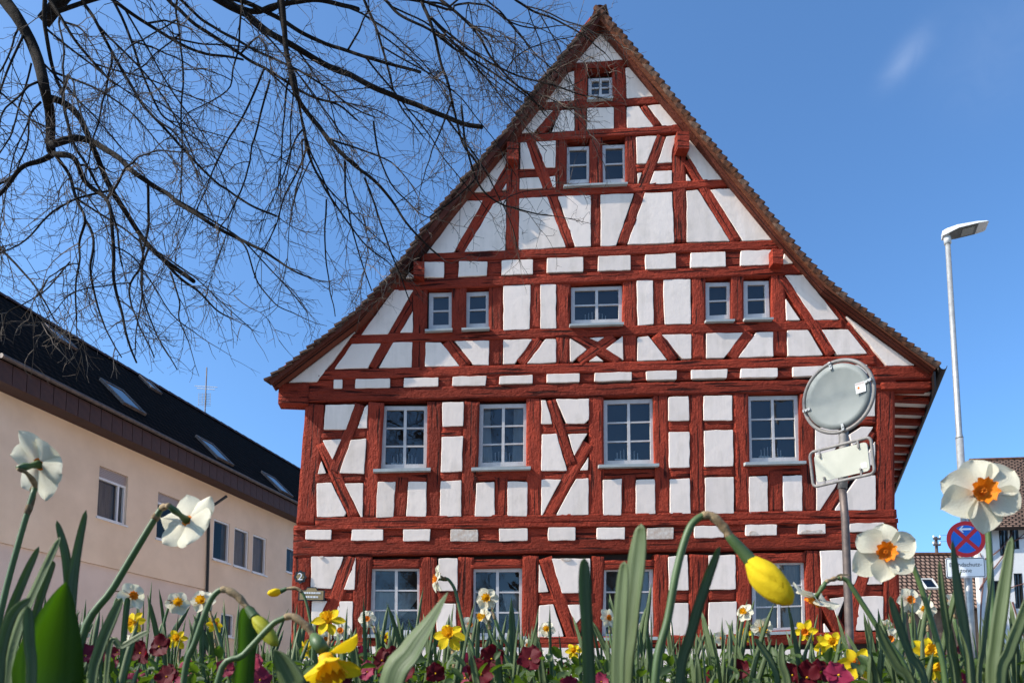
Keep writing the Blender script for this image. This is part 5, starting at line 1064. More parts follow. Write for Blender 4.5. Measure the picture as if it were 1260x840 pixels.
# ================================================================== FLOWER BED
ZONES = [(100, 'at the left edge of the bed'), (185, 'before the first window of the cream building'), (258, 'before the second window of the cream building'), (360, 'before the three narrow windows of the cream building'), (440, 'before the house number'), (528, 'before the first ground floor window'), (582, 'between the first and second ground floor windows'), (650, 'before the second ground floor window'), (738, 'before the slanting ground floor brace'), (812, 'before the third ground floor window'), (918, 'between the third and fourth ground floor windows'), (998, 'before the fourth ground floor window'), (1062, 'at the foot of the mirror pole'), (1112, 'before the right corner of the timbered house'), (1180, 'before the small far house'), (3000, 'at the right edge below the road sign')]
ORD = ['nearest', 'second nearest', 'third nearest', 'fourth nearest', 'fifth nearest', 'sixth nearest', 'seventh nearest', 'eighth nearest', 'ninth nearest', 'tenth nearest'] + ['%dth nearest' % k for k in range(11, 60)]
ZL = {}
def zoned(o, kind, group):
    p = WM[o.name].translation; px = CX + p.x / p.y * FPX; z = next(i for i, (lim, _) in enumerate(ZONES) if px < lim)
    ZL.setdefault((kind, z), []).append(o); o['group'] = group
def relabel():
    for (kind, z), L_ in ZL.items():
        L_.sort(key=lambda o: WM[o.name].translation.y)
        for i, o in enumerate(L_): o['label'] = ('%s %s' % (kind, ZONES[z][1])) if len(L_) == 1 else '%s %s %s' % (ORD[i], kind, ZONES[z][1])
def strap(pts, widths, face, th=.0016, fold=.46):
    """leaf blade: lens-shaped cross-section with a shallow channel, rounded tip"""
    pts = [Vector(p) for p in pts]; n = len(pts); v, f = [], []; K = 8; uv = []; so = rng.uniform(0, 40); acc = 0.0
    for i, p in enumerate(pts):
        t = (pts[min(i + 1, n - 1)] - pts[max(i - 1, 0)]).normalized(); lat = t.cross(face).normalized(); nn = lat.cross(t).normalized(); w_ = widths[i] / 2
        acc += (p - pts[i - 1]).length if i else 0
        q_ = .35 * noise.noise(Vector((acc * 14, so, 0))); lat, nn = (lat * math.cos(q_) + nn * math.sin(q_)), (nn * math.cos(q_) - lat * math.sin(q_)); w_ *= 1 + .12 * noise.noise(Vector((acc * 22, so, 5)))
        for (a, b) in ((-1, 0), (-.5, -fold * .55), (0, -fold), (.5, -fold * .55), (1, 0), (.5, -fold * .55 - .12), (0, -fold - .2), (-.5, -fold * .55 - .12)):
            v.append(p + lat * (a * w_) + nn * (b * w_)); uv.append((a + so, acc + so))
    for i in range(n - 1):
        for k in range(K): f.append((i * K + k, i * K + (k + 1) % K, (i + 1) * K + (k + 1) % K, (i + 1) * K + k))
    f.append(tuple(range(K))); f.append(tuple((n - 1) * K + k for k in range(K - 1, -1, -1))); return v, f, uv
def bladew(n, w, tip=.35, base=.75):
    out = []
    for i in range(n):
        t = i / (n - 1); a = base + (1 - base) * min(1, t / .3); b = 1 if t < 1 - tip else math.sqrt(max(0.002, 1 - ((t - 1 + tip) / tip) ** 2)); out.append(w * a * b)
    return out
def ovate(n, w): return [w * max(.03, (.72 + .28 * min(1, (i / (n - 1)) / .35)) if i / (n - 1) < .35 else w / w * max(.02, 1 - ((i / (n - 1) - .35) / .65) ** 1.75)) for i in range(n)]
def leaf_px(pts, Y, wpx, parent, face=None, m='leaf', tip=.35, base=.75, name='leaf', yend=None):
    yend = Y if yend is None else yend; N_ = len(pts)
    W = smoothpath([at(x, y, Y + (yend - Y) * i / (N_ - 1)) for i, (x, y) in enumerate(pts)], 6); n = len(W)
    face = face or Vector((rng.uniform(-.3, 1.1), -1, .1)); v, f, uv = strap(W, ovate(n, wpx * Y / 900) if tip > .55 else bladew(n, wpx * Y / 900, tip, base), face.normalized()); return mo(name, v, f, M[m], parent, uv)
# ---- flower prototypes (axis +Z is the way the flower looks; unit radius 1)
def petal_v(wid=.62, seed=0, reflex=.12, cup=.18, tw_=0.0, ruf=.03):
    r_ = random.Random(seed); nu, nv = 9, 6; v, f = [], []; ph = r_.uniform(0, 6)
    bend = r_.uniform(-.10, .10)
    for i in range(nu + 1):
        t = i / nu; rad = .17 + .83 * t
        ww = wid * (math.sin(math.pi * min(1, (t * .86 + .14) ** 1.05)) ** .62) * (0.55 + .45 * min(1, t * 2.2)) * .5 if t < 1 else 0.012
        for j in range(nv + 1):
            s = j / nv * 2 - 1
            z = -reflex * t * t + cup * (s * s) * ww * 1.2 + ruf * math.sin(5 * t + ph + s * 2.4) * t + tw_ * s * t * ww - .02 * (1 - abs(s)) ** 2
            v.append((rad, s * ww + bend * t * t, z - .01))
    for i in range(nu):
        for j in range(nv): k = i * (nv + 1) + j; f.append((k, k + nv + 1, k + nv + 2, k + 1))
    return v, f
def corona_v(h=.24, r0=.14, r1=.27, seed=0, ruf=.12):
    n, mrow = 40, 6; v, f = [], []; r_ = random.Random(seed)
    for i in range(mrow + 1):
        t = i / mrow; rr = r0 + (r1 - r0) * t ** 1.3
        for k in range(n):
            a = 2 * math.pi * k / n; q_ = 1 + ruf * t * t * math.sin(9 * a + seed) + .06 * t * t * math.sin(17 * a)
            v.append((rr * q_ * math.cos(a), rr * q_ * math.sin(a), h * t * (1 + .12 * t * math.sin(13 * a + 2))))
    for i in range(mrow):
        for k in range(n): f.append((i * n + k, i * n + (k + 1) % n, (i + 1) * n + (k + 1) % n, (i + 1) * n + k))
    c = len(v); v.append((0, 0, .03))
    for k in range(n): f.append((c, k, (k + 1) % n)) if False else f.append((c, (k + 1) % n, k))
    # small stamens in the cup
    for k in range(6):
        a = k * math.pi / 3; x, y = .05 * math.cos(a), .05 * math.sin(a); b = len(v)
        for dz, rr in ((.02, .012), (h * .75, .02)):
            for q_ in range(4): v.append((x + rr * math.cos(q_ * 1.57), y + rr * math.sin(q_ * 1.57), dz))
        for q_ in range(4): f.append((b + q_, b + (q_ + 1) % 4, b + 4 + (q_ + 1) % 4, b + 4 + q_))
        f.append((b + 4, b + 5, b + 6, b + 7))
    return v, f
PET = {}
for key, mm, wd_ in (('w', 'wpetal', .92), ('y', 'ypetal', .62)):
    PET[key] = [mesh('petal', *petal_v(wd_, s, .10 + .04 * (s % 3), .15 + .05 * (s % 2), .25 * ((s % 3) - 1)), M[mm]) for s in range(6)]
PET['n'] = [mesh('petal', *petal_v(.48, s, .35, .3, .3), M['wpetal']) for s in range(6)]
COR = {'o': [mesh('corona', *corona_v(.22, .17, .31, s), M['corona']) for s in range(3)], 'y': [mesh('corona', *corona_v(.62, .17, .36, s, .16), M['ycorona']) for s in range(3)], 'yo': [mesh('corona', *corona_v(.34, .15, .30, s, .14), M['corona']) for s in range(3)]}
def basis(axis, roll):
    z = axis.normalized(); x = Vector((0, 0, 1)).cross(z); x = x.normalized() if x.length > .05 else Vector((1, 0, 0)); y = z.cross(x)
    return Matrix(((x.x, y.x, z.x, 0), (x.y, y.y, z.y, 0), (x.z, y.z, z.z, 0), (0, 0, 0, 1))) @ Matrix.Rotation(roll, 4, 'Z')
def flower(parent, c, axis, rad, pk, ck, roll=0.0, stemtop=None):
    S = Matrix.Translation(c) @ basis(axis, roll) @ Matrix.Scale(rad, 4)
    co = place('corona', rng.choice(COR[ck]), parent, S)
    for k in range(6):
        place('petal', PET[pk][rng.randrange(6)], co, S @ Matrix.Rotation(k * math.pi / 3 + rng.uniform(-.08, .08), 4, 'Z') @ Matrix.Translation((0, 0, -.03 if k % 2 else 0)) @ Matrix.Rotation(rng.uniform(-.22, .14), 4, 'Y') @ Matrix.Scale(rng.uniform(.92, 1.05), 4))
    return co
def neck(parent, c, axis, path_end_dir, rad, ovary=True):
    """green ovary and tube behind the flower"""
    b = c - axis * rad * .75
    mb = MB(); mb.tube([b, c - axis * rad * .5, c - axis * rad * .28, c], [rad * .075, rad * .11, rad * .075, rad * .13], 8); mb.out('ovary', M['stem'], parent, smooth=True); return b
def plant(name, px, label, cat, group=None):
    p = at(px[0], px[1], px[2]); return thing(name, Vector((p.x, p.y, bedz(p.x, p.y))), label, cat, group)
def stem_px(parent, pts, Y, rpx, y1=None):
    y1 = Y if y1 is None else y1; n = len(pts); W = [at(x, y, Y + (y1 - Y) * i / (n - 1)) for i, (x, y) in enumerate(pts)]
    W = smoothpath(W, 5); r_ = rpx * Y / 900; mb = MB(); mb.tube(W, [r_ * (1 - .25 * i / len(W)) for i in range(len(W))], 8); mb.out('stem', M['stem'], parent, smooth=True); return W
def spathe(parent, W, r_, i0=.80, i1=.97):
    n = len(W); seg = W[int(n * i0):max(int(n * i0) + 3, int(n * i1) + 1)]; m = len(seg)
    mb = MB(); mb.tube(seg, [r_ * (.98 + .28 * math.sin(math.pi * i / (m - 1)) + .12 * math.sin(i * 1.7)) for i in range(m)], 8); mb.out('spathe', M['spathe'], parent, smooth=True)
def gpts(x, y, Y):  # continue a stem down to the soil
    p = at(x, y, Y); g = Vector((p.x, p.y, bedz(p.x, p.y)))
    d = g - CAMP; return (CX + d.x * FPX / d.dot(FW), CY - d.dot(UP) * FPX / d.dot(FW))
def daff(px_stem, Y, c_px, dia_px, axis, pk, ck, label, group=None, rpx=4, roll=0., y1=None, leaves=(), yc=None):
    base = px_stem[0]; g = gpts(base[0] - 2, base[1], Y); t = plant('daffodil', (g[0], g[1], Y), label, 'daffodil', group)
    Yc = yc or (Y if y1 is None else y1); c = at(c_px[0], c_px[1], Yc); rad = dia_px / 2 * Yc / 900; axis = Vector(axis).normalized()
    b = neck(t, c, axis, None, rad)
    W = stem_px(t, [g] + px_stem, Y, rpx, y1)
    mb = MB(); r_ = rpx * Y / 900 * .8; e = smoothpath([W[-4], W[-1], (W[-1] + b) / 2 + (W[-1] - W[-4]) * .15, b], 4); mb.tube(e, [r_ * (1.05 + .22 * math.sin(i * 1.3) - .25 * i / len(e)) for i in range(len(e))], 8); sp_o = mb.out('spathe', M['spathe'], t, smooth=True)
    dn = (e[0] - e[-1]).normalized(); q0 = e[len(e) // 3]; fl_ = [q0, q0 + dn * r_ * 2 + Vector((rng.uniform(-1, 1), -.5, .6)) * r_ * 1.6, q0 + dn * r_ * 5 + Vector((rng.uniform(-1, 1), -.3, .2)) * r_ * 2.6]
    v_, f_, uv_ = strap(smoothpath(fl_, 4), [r_ * 2.2 * (1 - .85 * i / 8) for i in range(9)], Vector((.3, -1, .2))); mo('spathe_flap', v_, f_, M['spathe'], sp_o)
    flower(t, c, axis, rad, pk, ck, roll)
    for L_ in leaves: leaf_px(*L_[:3], t, *L_[3:])
    return t
# ---- the large near daffodils
daff([(-6,800), (5,735), (25,660), (43,600)], .74, (48,571), 88, (.18, .85, .42), 'w', 'o', 'big white daffodil seen from behind in front of the cream wall', rpx=4.2, roll=.3)
daff([(100,790), (140,722), (180,655), (198,626)], .80, (230,640), 84, (.28, .85, -.32), 'w', 'o', 'white daffodil on a leaning stem, facing away to the right', rpx=5.0, roll=.1)
daff([(1222,840), (1220,740), (1216,655), (1212,622)], .735, (1207,606), 104, (-.06, -1, .05), 'w', 'o', 'largest white daffodil with orange centre, before the street lamp', rpx=4.4, roll=.52, yc=.70)
daff([(1163,835), (1148,770), (1125,700), (1108,684)], .885, (1088,680), 80, (-.12, -1, .06), 'w', 'o', 'white daffodil with orange centre before the corner of the timbered house', rpx=3.8, roll=.4, yc=.85)
daff([(1120,838), (1082,775), (1050,725), (1041,713), (1030,711)], .82, (1003,736), 64, (-.42, .40, -.80), 'w', 'o', 'cream daffodil drooping sideways beside the mirror pole', rpx=3.6, roll=.9)
daff([(583,808), (573,780), (566,752), (560,726), (552,713), (545,711)], 1.25, (537,712), 36, (-.95, -.25, .05), 'w', 'o', 'small white daffodil in profile between the two left ground floor windows', rpx=2.4)
daff([(640,830), (614,775), (606,750)], 1.3, (599,736), 30, (-.1, -1, 0), 'w', 'y', 'pale daffodil in front of the second ground floor window, upper of two', rpx=2.2)
daff([(632,830), (606,785), (602,765)], 1.35, (596,757), 26, (-.8, -.6, -.3), 'w', 'y', 'pale daffodil in front of the second ground floor window, lower of two', rpx=2.2)
daff([(122,840), (133,775), (143,738), (150,731)], 1.05, (163,733), 36, (.75, -.62, .15), 'w', 'o', 'white daffodil with bright orange cup above a yellow one', rpx=2.4)
daff([(178,840), (172,800), (168,780)], 1.10, (165,765), 30, (-.2, -.9, -.1), 'y', 'y', 'ruffled yellow daffodil below the white one with bright orange cup', rpx=2.2)
daff([(190,838), (200,775), (208,745), (212,741)], 1.25, (219,742), 30, (.4, -.9, .1), 'w', 'y', 'white daffodil before the pale lower wall, left of a pair', rpx=2.0)
daff([(282,840), (268,780), (258,752)], 1.3, (249,740), 32, (.1, -1, .2), 'w', 'y', 'white daffodil before the pale lower wall, right of a pair', rpx=2.2)
daff([(560,840), (558,812)], 1.15, (553,782), 42, (-.1, -.9, .35), 'y', 'y', 'bright yellow daffodil below the second ground floor window', rpx=2.6)
daff([(398,840), (404,800)], 1.15, (404,764), 40, (.1, -.8, .5), 'y', 'y', 'yellow daffodil at the left foot of the timbered house', rpx=2.6)
daff([(1062,845), (1058,832)], 1.0, (1054,817), 46, (-.1, -.95, .1), 'y', 'yo', 'yellow daffodil with orange cup below the mirror pole', rpx=2.6)
daff([(1160,850), (1150,830)], .98, (1139,802), 40, (.2, -.9, .3), 'y', 'y', 'yellow daffodil at lower right, upper of two', rpx=2.6)
daff([(1166,860), (1156,845)], .95, (1148,822), 38, (.3, -.9, .2), 'y', 'y', 'yellow daffodil at lower right, lower of two', rpx=2.6)
daff([(1130,838), (1122,780), (1119,755)], 1.3, (1119,738), 34, (.1, -1, .1), 'w', 'o', 'white daffodil with orange centre before the small far house', rpx=2.0)
daff([(1150,838), (1143,790), (1141,765)], 1.4, (1138,750), 26, (-.4, -.8, .1), 'w', 'y', 'pale daffodil before the small far house, left of the sign', rpx=1.8)
daff([(1192,838), (1178,780), (1173,740)], 1.3, (1172,743), 30, (.6, -.8, 0), 'w', 'o', 'white daffodil half hidden by blades below the road sign', rpx=1.9)
daff([(1006,840), (1000,800), (996,782)], 1.5, (991,776), 30, (-.4, -.6, -.2), 'y', 'yo', 'golden daffodil below the fourth ground floor window', rpx=2.0)
daff([(1040,840), (1034,805)], 1.4, (1024,790), 30, (-.3, -.9, .1), 'y', 'y', 'golden daffodil left of the mirror pole', rpx=2.0)
daff([(684,840), (678,800), (676,780)], 1.6, (673,774), 22, (-.2, -1, .1), 'w', 'y', 'small white daffodil below the slanting brace of the ground floor', rpx=1.6)
daff([(762,840), (752,790), (750,770)], 1.6, (748,760), 26, (.5, -.7, .1), 'w', 'o', 'white daffodil half behind the tall green blades', rpx=1.8)
daff([(930,840), (926,780), (922,760)], 1.55, (917,753), 24, (-.7, -.6, .2), 'w', 'y', 'white daffodil in profile below the hanging yellow bud', rpx=1.8)
daff([(950,840), (948,800), (945,780)], 1.5, (938,772), 28, (-.2, -.8, -.3), 'w', 'y', 'pale nodding daffodil before the fourth ground floor window', rpx=1.8)
daff([(462,840), (464,790), (458,770)], 1.5, (452,761), 24, (-.1, -1, .1), 'w', 'o', 'small white daffodil beside the first ground floor window', rpx=1.7)
daff([(585,840), (582,795)], 1.5, (578,768), 22, (.3, -1, .1), 'w', 'o', 'small white daffodil left of the second ground floor window', rpx=1.7)
daff([(270,840), (266,800)], 1.4, (264,768), 22, (.5, -.8, .1), 'y', 'yo', 'small orange daffodil before the left building', rpx=1.7)
daff([(222,842), (220,815)], 1.3, (218,786), 26, (.2, -.9, .2), 'y', 'y', 'small yellow daffodil below the left building window', rpx=1.7)
daff([(714,845), (709,812)], 1.7, (706,801), 22, (-.1, -1, .2), 'y', 'y', 'small yellow daffodil left of the tall dark blade', rpx=1.6)
# ---- nodding buds and hanging flowers
def budmesh(Wdir, c, L, r_, m, parent, name):
    d = Vector(Wdir).normalized(); n = 14; pts = [c + d * (L * i / n) for i in range(n + 1)]
    rad = [r_ * (.40 + .60 * math.sin(math.pi * .5 * min(1, (i / n) / .42))) * (1 if i / n < .42 else math.sqrt(max(.012, 1 - ((i / n - .42) / .585) ** 2.0))) for i in range(n + 1)]
    K = 42; v, f = tube(pts, rad, K); v2 = []
    for k, p in enumerate(v):
        i = k // K; j = k % K; ctr = pts[i]; ph = (3 * j / K + i * .045) % 1.0          # three overlapping petal edges winding round the bud
        v2.append(ctr + (p - ctr) * (.93 + .17 * ph ** 1.5 - .03 * math.cos(ph * 12.6)))
    return mo(name, v2, f, m, parent)
def bud(px_stem, Y, neck_px, tip_px, wpx, label, rpx=5, m='ypetal'):
    g = gpts(px_stem[0][0] - 3, px_stem[0][1], Y); t = plant('daffodil_bud', (g[0], g[1], Y), label, 'flower bud')
    W = stem_px(t, [g] + px_stem, Y, rpx); a, b = at(*neck_px, Y), at(*tip_px, Y - .01); r_ = rpx * Y / 900
    spathe(t, W, r_ * .92, .66, .99)
    mb = MB(); mb.tube(smoothpath([W[-2], W[-1], (W[-1] + a) / 2, a + (b - a) * .06], 4), [r_ * (.8 + .8 * i / 12) for i in range(13)], 10); mb.out('ovary', M['stem'], t, smooth=True)
    budmesh(b - a, a, (b - a).length, wpx / 2 * Y / 900, M[m], t, 'closed_petals'); return t
bud([(806,840), (822,760), (833,700), (846,655), (858,638), (874,634), (890,648), (898,660)], .52, (922,688), (974,743), 37, 'plump yellow daffodil bud hanging in front of the timbered house', 5.4)
bud([(226,838), (240,790), (256,745), (266,729), (277,725), (292,733), (305,748)], .60, (312,757), (341,794), 19, 'greenish yellow bud on an arched brown neck at lower left', 4.2, 'gpetal')
bud([(385,800), (382,765), (375,735), (366,724), (352,724)], 1.2, (346,727), (329,730), 10, 'small yellow bud pointing left beside the house number', 2.0)
t = plant('daffodil', (*gpts(262, 842, .55), .55), 'yellow daffodil hanging face down at the bottom left of centre', 'daffodil')
W = stem_px(t, [gpts(262, 842, .55), (268,838), (300,805), (333,770), (345,762), (360,758), (377,770), (386,782)], .55, 4.2); spathe(t, W, .0024, .62, .98)
c = at(400, 806, .54); ax = Vector((.35, -.25, -.85)).normalized(); mb = MB(); mb.tube([W[-1], at(391, 790, .545), c - ax * .004], [.0034, .0055, .005], 10); mb.out('ovary', M['stem'], t, smooth=True)
co = place('corona', COR['y'][0], t, Matrix.Translation(c) @ basis(ax, 0) @ Matrix.Scale(.030, 4))
for k in range(6): place('petal', PET['y'][k], co, Matrix.Translation(c) @ basis(ax, .2) @ Matrix.Scale(.030, 4) @ Matrix.Rotation(k * math.pi / 3, 4, 'Z') @ Matrix.Rotation(-.75 if k != 1 else -.1, 4, 'Y'))
# ---- big individual leaves near the lens
def leafplant(pts_list, Y, label, cat='leaf', name='daffodil_leaves', m='leaf', group=None):
    x, y = pts_list[0][0][0]; g = gpts(x, y, Y); t = plant(name, (g[0], g[1], Y), label, cat, group)
    for (pts, wpx, *rest) in pts_list:
        yy = rest[0] if rest else Y; fc = rest[1] if len(rest) > 1 else None; tip = rest[2] if len(rest) > 2 else .35
        leaf_px([gpts(pts[0][0], pts[0][1], yy)] + pts, yy, wpx, t, fc, m, tip)
    return t
leafplant([([(58,870), (62,810), (72,758), (81,716)], 76, .46, Vector((.72, -.7, .05)), .75)], .46, 'broad bright green leaf at lower left, lit through', name='broad_leaf', m='bleaf')
leafplant([([(480,855), (505,800), (530,762), (551,728)], 40, .48, Vector((-.5, -1, .5)), .85)], .48, 'broad grey green leaf rising from the bottom edge, left of centre', name='broad_leaf')
leafplant([([(372,880), (362,845), (348,815), (337,799)], 40, .50, Vector((-.3, -1, .5)), .6)], .50, 'short rounded leaf beside the hanging yellow daffodil', name='broad_leaf')
leafplant([([(300,850), (303,810), (305,770), (306,744)], 25, .66, None, .3)], .66, 'upright green leaf behind the arched bud stem', name='broad_leaf', m='bleaf')
leafplant([([(725,850), (723,780), (720,730), (719,686)], 19, .45, Vector((.4, -1, 0)), .25)], .45, 'dark upright blade left of the twin blades in the centre')
leafplant([([(766,850), (774,770), (782,700), (789,644)], 27, .45, Vector((-.7, -1, 0)), .3), ([(760,850), (762,780), (765,730), (768,690)], 19, .44, Vector((-.6, -1, 0)), .3)], .45, 'tall twin blades in the centre, highest leaves in the picture')
leafplant([([(836,850), (850,780), (868,720), (886,672)], 19, .46, Vector((.8, -1, .2)), .3)], .46, 'dark blade leaning right beneath the plump yellow bud')
leafplant([([(86,850), (86,760), (82,690), (70,640)], 11, .6, None, .3), ([(86,850), (87,760), (93,690), (106,627)], 11, .6, None, .3)], .6, 'pair of blades spreading in a V before the cream wall')
leafplant([([(8,850), (20,780), (50,710), (74,660)], 15, .5, None, .4), ([(-6,850), (8,770), (28,715), (48,672)], 10, .55, None, .3), ([(25,850), (40,770), (60,705), (66,690)], 9, .6, None, .3), ([(-2,850), (2,800), (16,755), (38,735)], 12, .45, None, .4)], .5, 'cluster of blades at the left edge below the big white daffodil')
leafplant([([(112,850), (122,800), (138,760), (150,735)], 15, .6, None, .4), ([(133,805), (150,795), (170,783), (184,776)], 8, .6, None, .3)], .6, 'curved blades right of the broad bright leaf')
leafplant([([(150,850), (152,790), (156,745), (158,735)], 7, .9, None, .3), ([(38,850), (36,790), (34,745)], 12, .42, None, .2)], .9, 'slim blades between the broad leaf and the red pansies')
leafplant([([(1196,850), (1188,780), (1178,720), (1172,664)], 17, .55, Vector((.5, -1, 0)), .4), ([(1176,850), (1168,790), (1160,735), (1156,690)], 10, .58, None, .4), ([(1222,850), (1226,790), (1236,720), (1245,660)], 16, .52, Vector((-.5, -1, 0)), .4), ([(1206,850), (1212,790), (1219,730), (1222,690)], 13, .56, None, .4), ([(1232,850), (1243,800), (1258,760), (1272,720)], 15, .5, None, .4), ([(1196,850), (1192,800), (1180,770)], 13, .5, None, .5), ([(1180,850), (1172,800), (1170,775)], 13, .5, None, .5)], .55, 'dense cluster of tall blades at the right edge beneath the road sign')
leafplant([([(1140,850), (1120,805), (1105,765), (1095,733)], 15, .62, None, .5), ([(1128,850), (1116,800), (1112,760), (1110,733)], 9, .8, None, .3), ([(1124,855), (1105,820), (1088,790), (1078,765)], 13, .6, None, .4)], .62, 'blades leaning left below the white daffodil by the house corner')
leafplant([([(958,850), (952,820), (940,800), (929,785)], 11, .8, None, .4), ([(986,850), (980,800), (974,765), (970,745)], 8, .85, None, .5), ([(970,850), (962,815), (962,790)], 10, .8, None, .4)], .8, 'short blades below the fourth ground floor window')
# ---- clumps of blades further back
protos = []
for s in range(7):
    n = rng.randint(5, 8); ms = []
    for k in range(n):
        a = rng.uniform(0, 6.28); lean = rng.uniform(.02, .30); H_ = rng.uniform(.18, .34); w_ = rng.uniform(.008, .016); r0 = rng.uniform(0, .025)
        p0 = Vector((r0 * math.cos(a), r0 * math.sin(a), -.02)); crv = rng.uniform(0, .5)
        pts = [p0 + Vector((math.cos(a), math.sin(a), 0)) * (lean * H_ * (t ** (1 + crv * 2))) + Vector((0, 0, H_ * t - (lean * .15) * t * t)) for t in [i / 9 for i in range(10)]]
        fc = Vector((math.cos(a + 1.2), math.sin(a + 1.2), .05)); v, f, uv = strap(pts, bladew(10, w_, .3), fc); me = mesh('leaf', v, f, M['leaf'], uv)
        bm = bmesh.new(); bm.from_mesh(me); bmesh.ops.recalc_face_normals(bm, faces=bm.faces); bm.to_mesh(me); bm.free(); ms.append(me)
    protos.append(ms)
nclump = 0
for i in range(115):
    Y = rng.uniform(.95, 2.7); x = rng.uniform(-.71 * Y, .71 * Y)
    pxx = 630 + x / Y * 900
    if 200 < pxx < 340 and rng.random() < .4: continue
    ztip = CZ + (865 - rng.gauss(752, 24)) / 900 * Y; zb = bedz(x, Y); sc = min(1.5, max(.55, (ztip - zb) / .31))
    e = thing('leaf_clump', (x, Y, zb), 'clump of upright narrow grey green daffodil blades in the bed', 'leaf clump', 'leaf clumps among the daffodils'); nclump += 1; zoned(e, 'clump of green blades', 'leaf clumps among the daffodils')
    Mx = Matrix.Translation((x, Y, zb)) @ Matrix.Rotation(rng.uniform(0, 6.28), 4, 'Z') @ Matrix.Scale(sc, 4)
    for me in protos[rng.randrange(7)]: place('leaf', me, e, Mx)
for i in range(26):
    Y = rng.uniform(.72, 1.0); pxx = rng.choice((rng.uniform(-10, 190), rng.uniform(1030, 1265), rng.uniform(1030, 1265), rng.uniform(330, 1030))); x = (pxx - 630) / 900 * Y
    ztip = CZ + (865 - rng.gauss(758 if 190 < pxx < 1030 else 738, 22)) / 900 * Y; zb = bedz(x, Y); sc = min(1.3, max(.45, (ztip - zb) / .31))
    e = thing('leaf_clump', (x, Y, zb), 'clump of green blades', 'leaf clump', 'leaf clumps among the daffodils'); zoned(e, 'clump of green blades', 'leaf clumps among the daffodils')
    Mx = Matrix.Translation((x, Y, zb)) @ Matrix.Rotation(rng.uniform(0, 6.28), 4, 'Z') @ Matrix.Scale(sc, 4)
    for me in protos[rng.randrange(7)]: place('leaf', me, e, Mx)
# ---- small distant daffodils
for i in range(22):
    Y = rng.uniform(1.7, 3.3); x = rng.uniform(-.69 * Y, .69 * Y); pk = rng.choice('wwyyw'); zf = CZ + (865 - rng.uniform(762, 806)) / 900 * Y; zb = bedz(x, Y)
    lab = {'w': 'small white daffodil among the blades at the back of the bed', 'y': 'small yellow daffodil among the blades at the back of the bed'}[pk]
    e = thing('daffodil', (x, Y, zb), lab, 'daffodil', 'small %s daffodils at the back of the bed' % {'w': 'white', 'y': 'yellow'}[pk])
    zoned(e, 'small %s daffodil' % {'w': 'white', 'y': 'yellow'}[pk], e['group'])
    c = Vector((x + rng.uniform(-.03, .03), Y, zf)); ax = Vector((rng.uniform(-.9, .9), -1, rng.uniform(-.4, .3))).normalized(); b = neck(e, c, ax, None, .028)
    W = smoothpath([Vector((x, Y, zb)), Vector((x, Y, zb * .4 + zf * .6)), b + Vector((0, 0, .012)) - ax * .01, b], 4); mb = MB(); mb.tube(W, .0026, 6); mb.out('stem', M['stem'], e, smooth=True)
    flower(e, c, ax, .030, pk, rng.choice({'w': ['o', 'yo'], 'y': ['y', 'yo']}[pk]), rng.uniform(0, 1))
# ---- pansies
def pansy_petal(seed):
    r_ = random.Random(seed); n = 7; v, f = [], []
    for i in range(n + 1):
        t = i / n; rad = .08 + .95 * t
        ww = .75 * math.sin(math.pi * min(1, .12 + .80 * t)) ** .6 if t < 1 else .38
        for j in range(7):
            s = j / 6 * 2 - 1; v.append((rad * (1 - .20 * s * s * t), s * ww * .8, .10 * math.sin(4 * s + seed) * t + .18 * t * t * r_.choice((1, .6)) * .6 + .07 * math.sin(9 * s + 5 * t + seed) * t))
    for i in range(n):
        for j in range(6): k = i * 7 + j; f.append((k, k + 7, k + 8, k + 1))
    return v, f
PP = {k: [mesh('petal', *pansy_petal(s), M[k]) for s in range(5)] for k in ('pred', 'ppink', 'pviolet')}
v, f = [], []
for i in range(6):
    t = i / 5
    for j in range(5): s = j / 4 * 2 - 1; v.append((t, s * .32 * math.sin(math.pi * min(.97, .1 + .85 * t)) ** .8, .25 * t - .35 * t * t + .10 * s * s))
for i in range(5):
    for j in range(4): k = i * 5 + j; f.append((k, k + 5, k + 6, k + 1))
PLEAF = mesh('leaf', v, f, M['pleaf'])
eye = mesh('eye', *tube([(0, 0, -.02), (0, 0, .09)], [.085, .045], 8), M['ycorona'])
NAMES = {'pred': 'dark red', 'ppink': 'magenta', 'pviolet': 'violet'}
def pansy(x, Y, z, rad, key, axis, label, group):
    zb = bedz(x, Y); e = thing('pansy', (x, Y, zb), label, 'pansy', group); zoned(e, '%s pansy' % NAMES[key], '%s pansies in the bed' % NAMES[key]); c = Vector((x, Y, z))
    mb = MB(); mb.tube(smoothpath([Vector((x + .01, Y + .01, zb - .01)), Vector((x + .012, Y + .012, (zb + z) / 2)), c - axis * .004], 4), .0016, 5); mb.out('stem', M['stem'], e, smooth=True)
    S = Matrix.Translation(c) @ basis(axis, rng.uniform(-.4, .4)) @ Matrix.Scale(rad, 4); ey = place('eye', eye, e, S)
    for k, a in enumerate((90, 40, 140, -35, 215)):
        place('petal', PP[key][k], ey, S @ Matrix.Rotation(R(a + rng.uniform(-10, 10)), 4, 'Z') @ Matrix.Translation((0, 0, -.02 * k)) @ Matrix.Rotation(rng.uniform(-.5, .3), 4, 'Y') @ Matrix.Scale(1.0 if k else 1.1, 4))
    for k in range(rng.randint(4, 6)):
        a = rng.uniform(0, 6.28); place('leaf', PLEAF, e, Matrix.Translation((x, Y, zb + rng.uniform(.02, max(.03, (z - zb) * .75)))) @ Matrix.Rotation(a, 4, 'Z') @ Matrix.Rotation(-rng.uniform(.1, .9), 4, 'Y') @ Matrix.Scale(rng.uniform(.020, .034), 4))
NAMES = {'pred': 'dark red', 'ppink': 'magenta', 'pviolet': 'violet'}
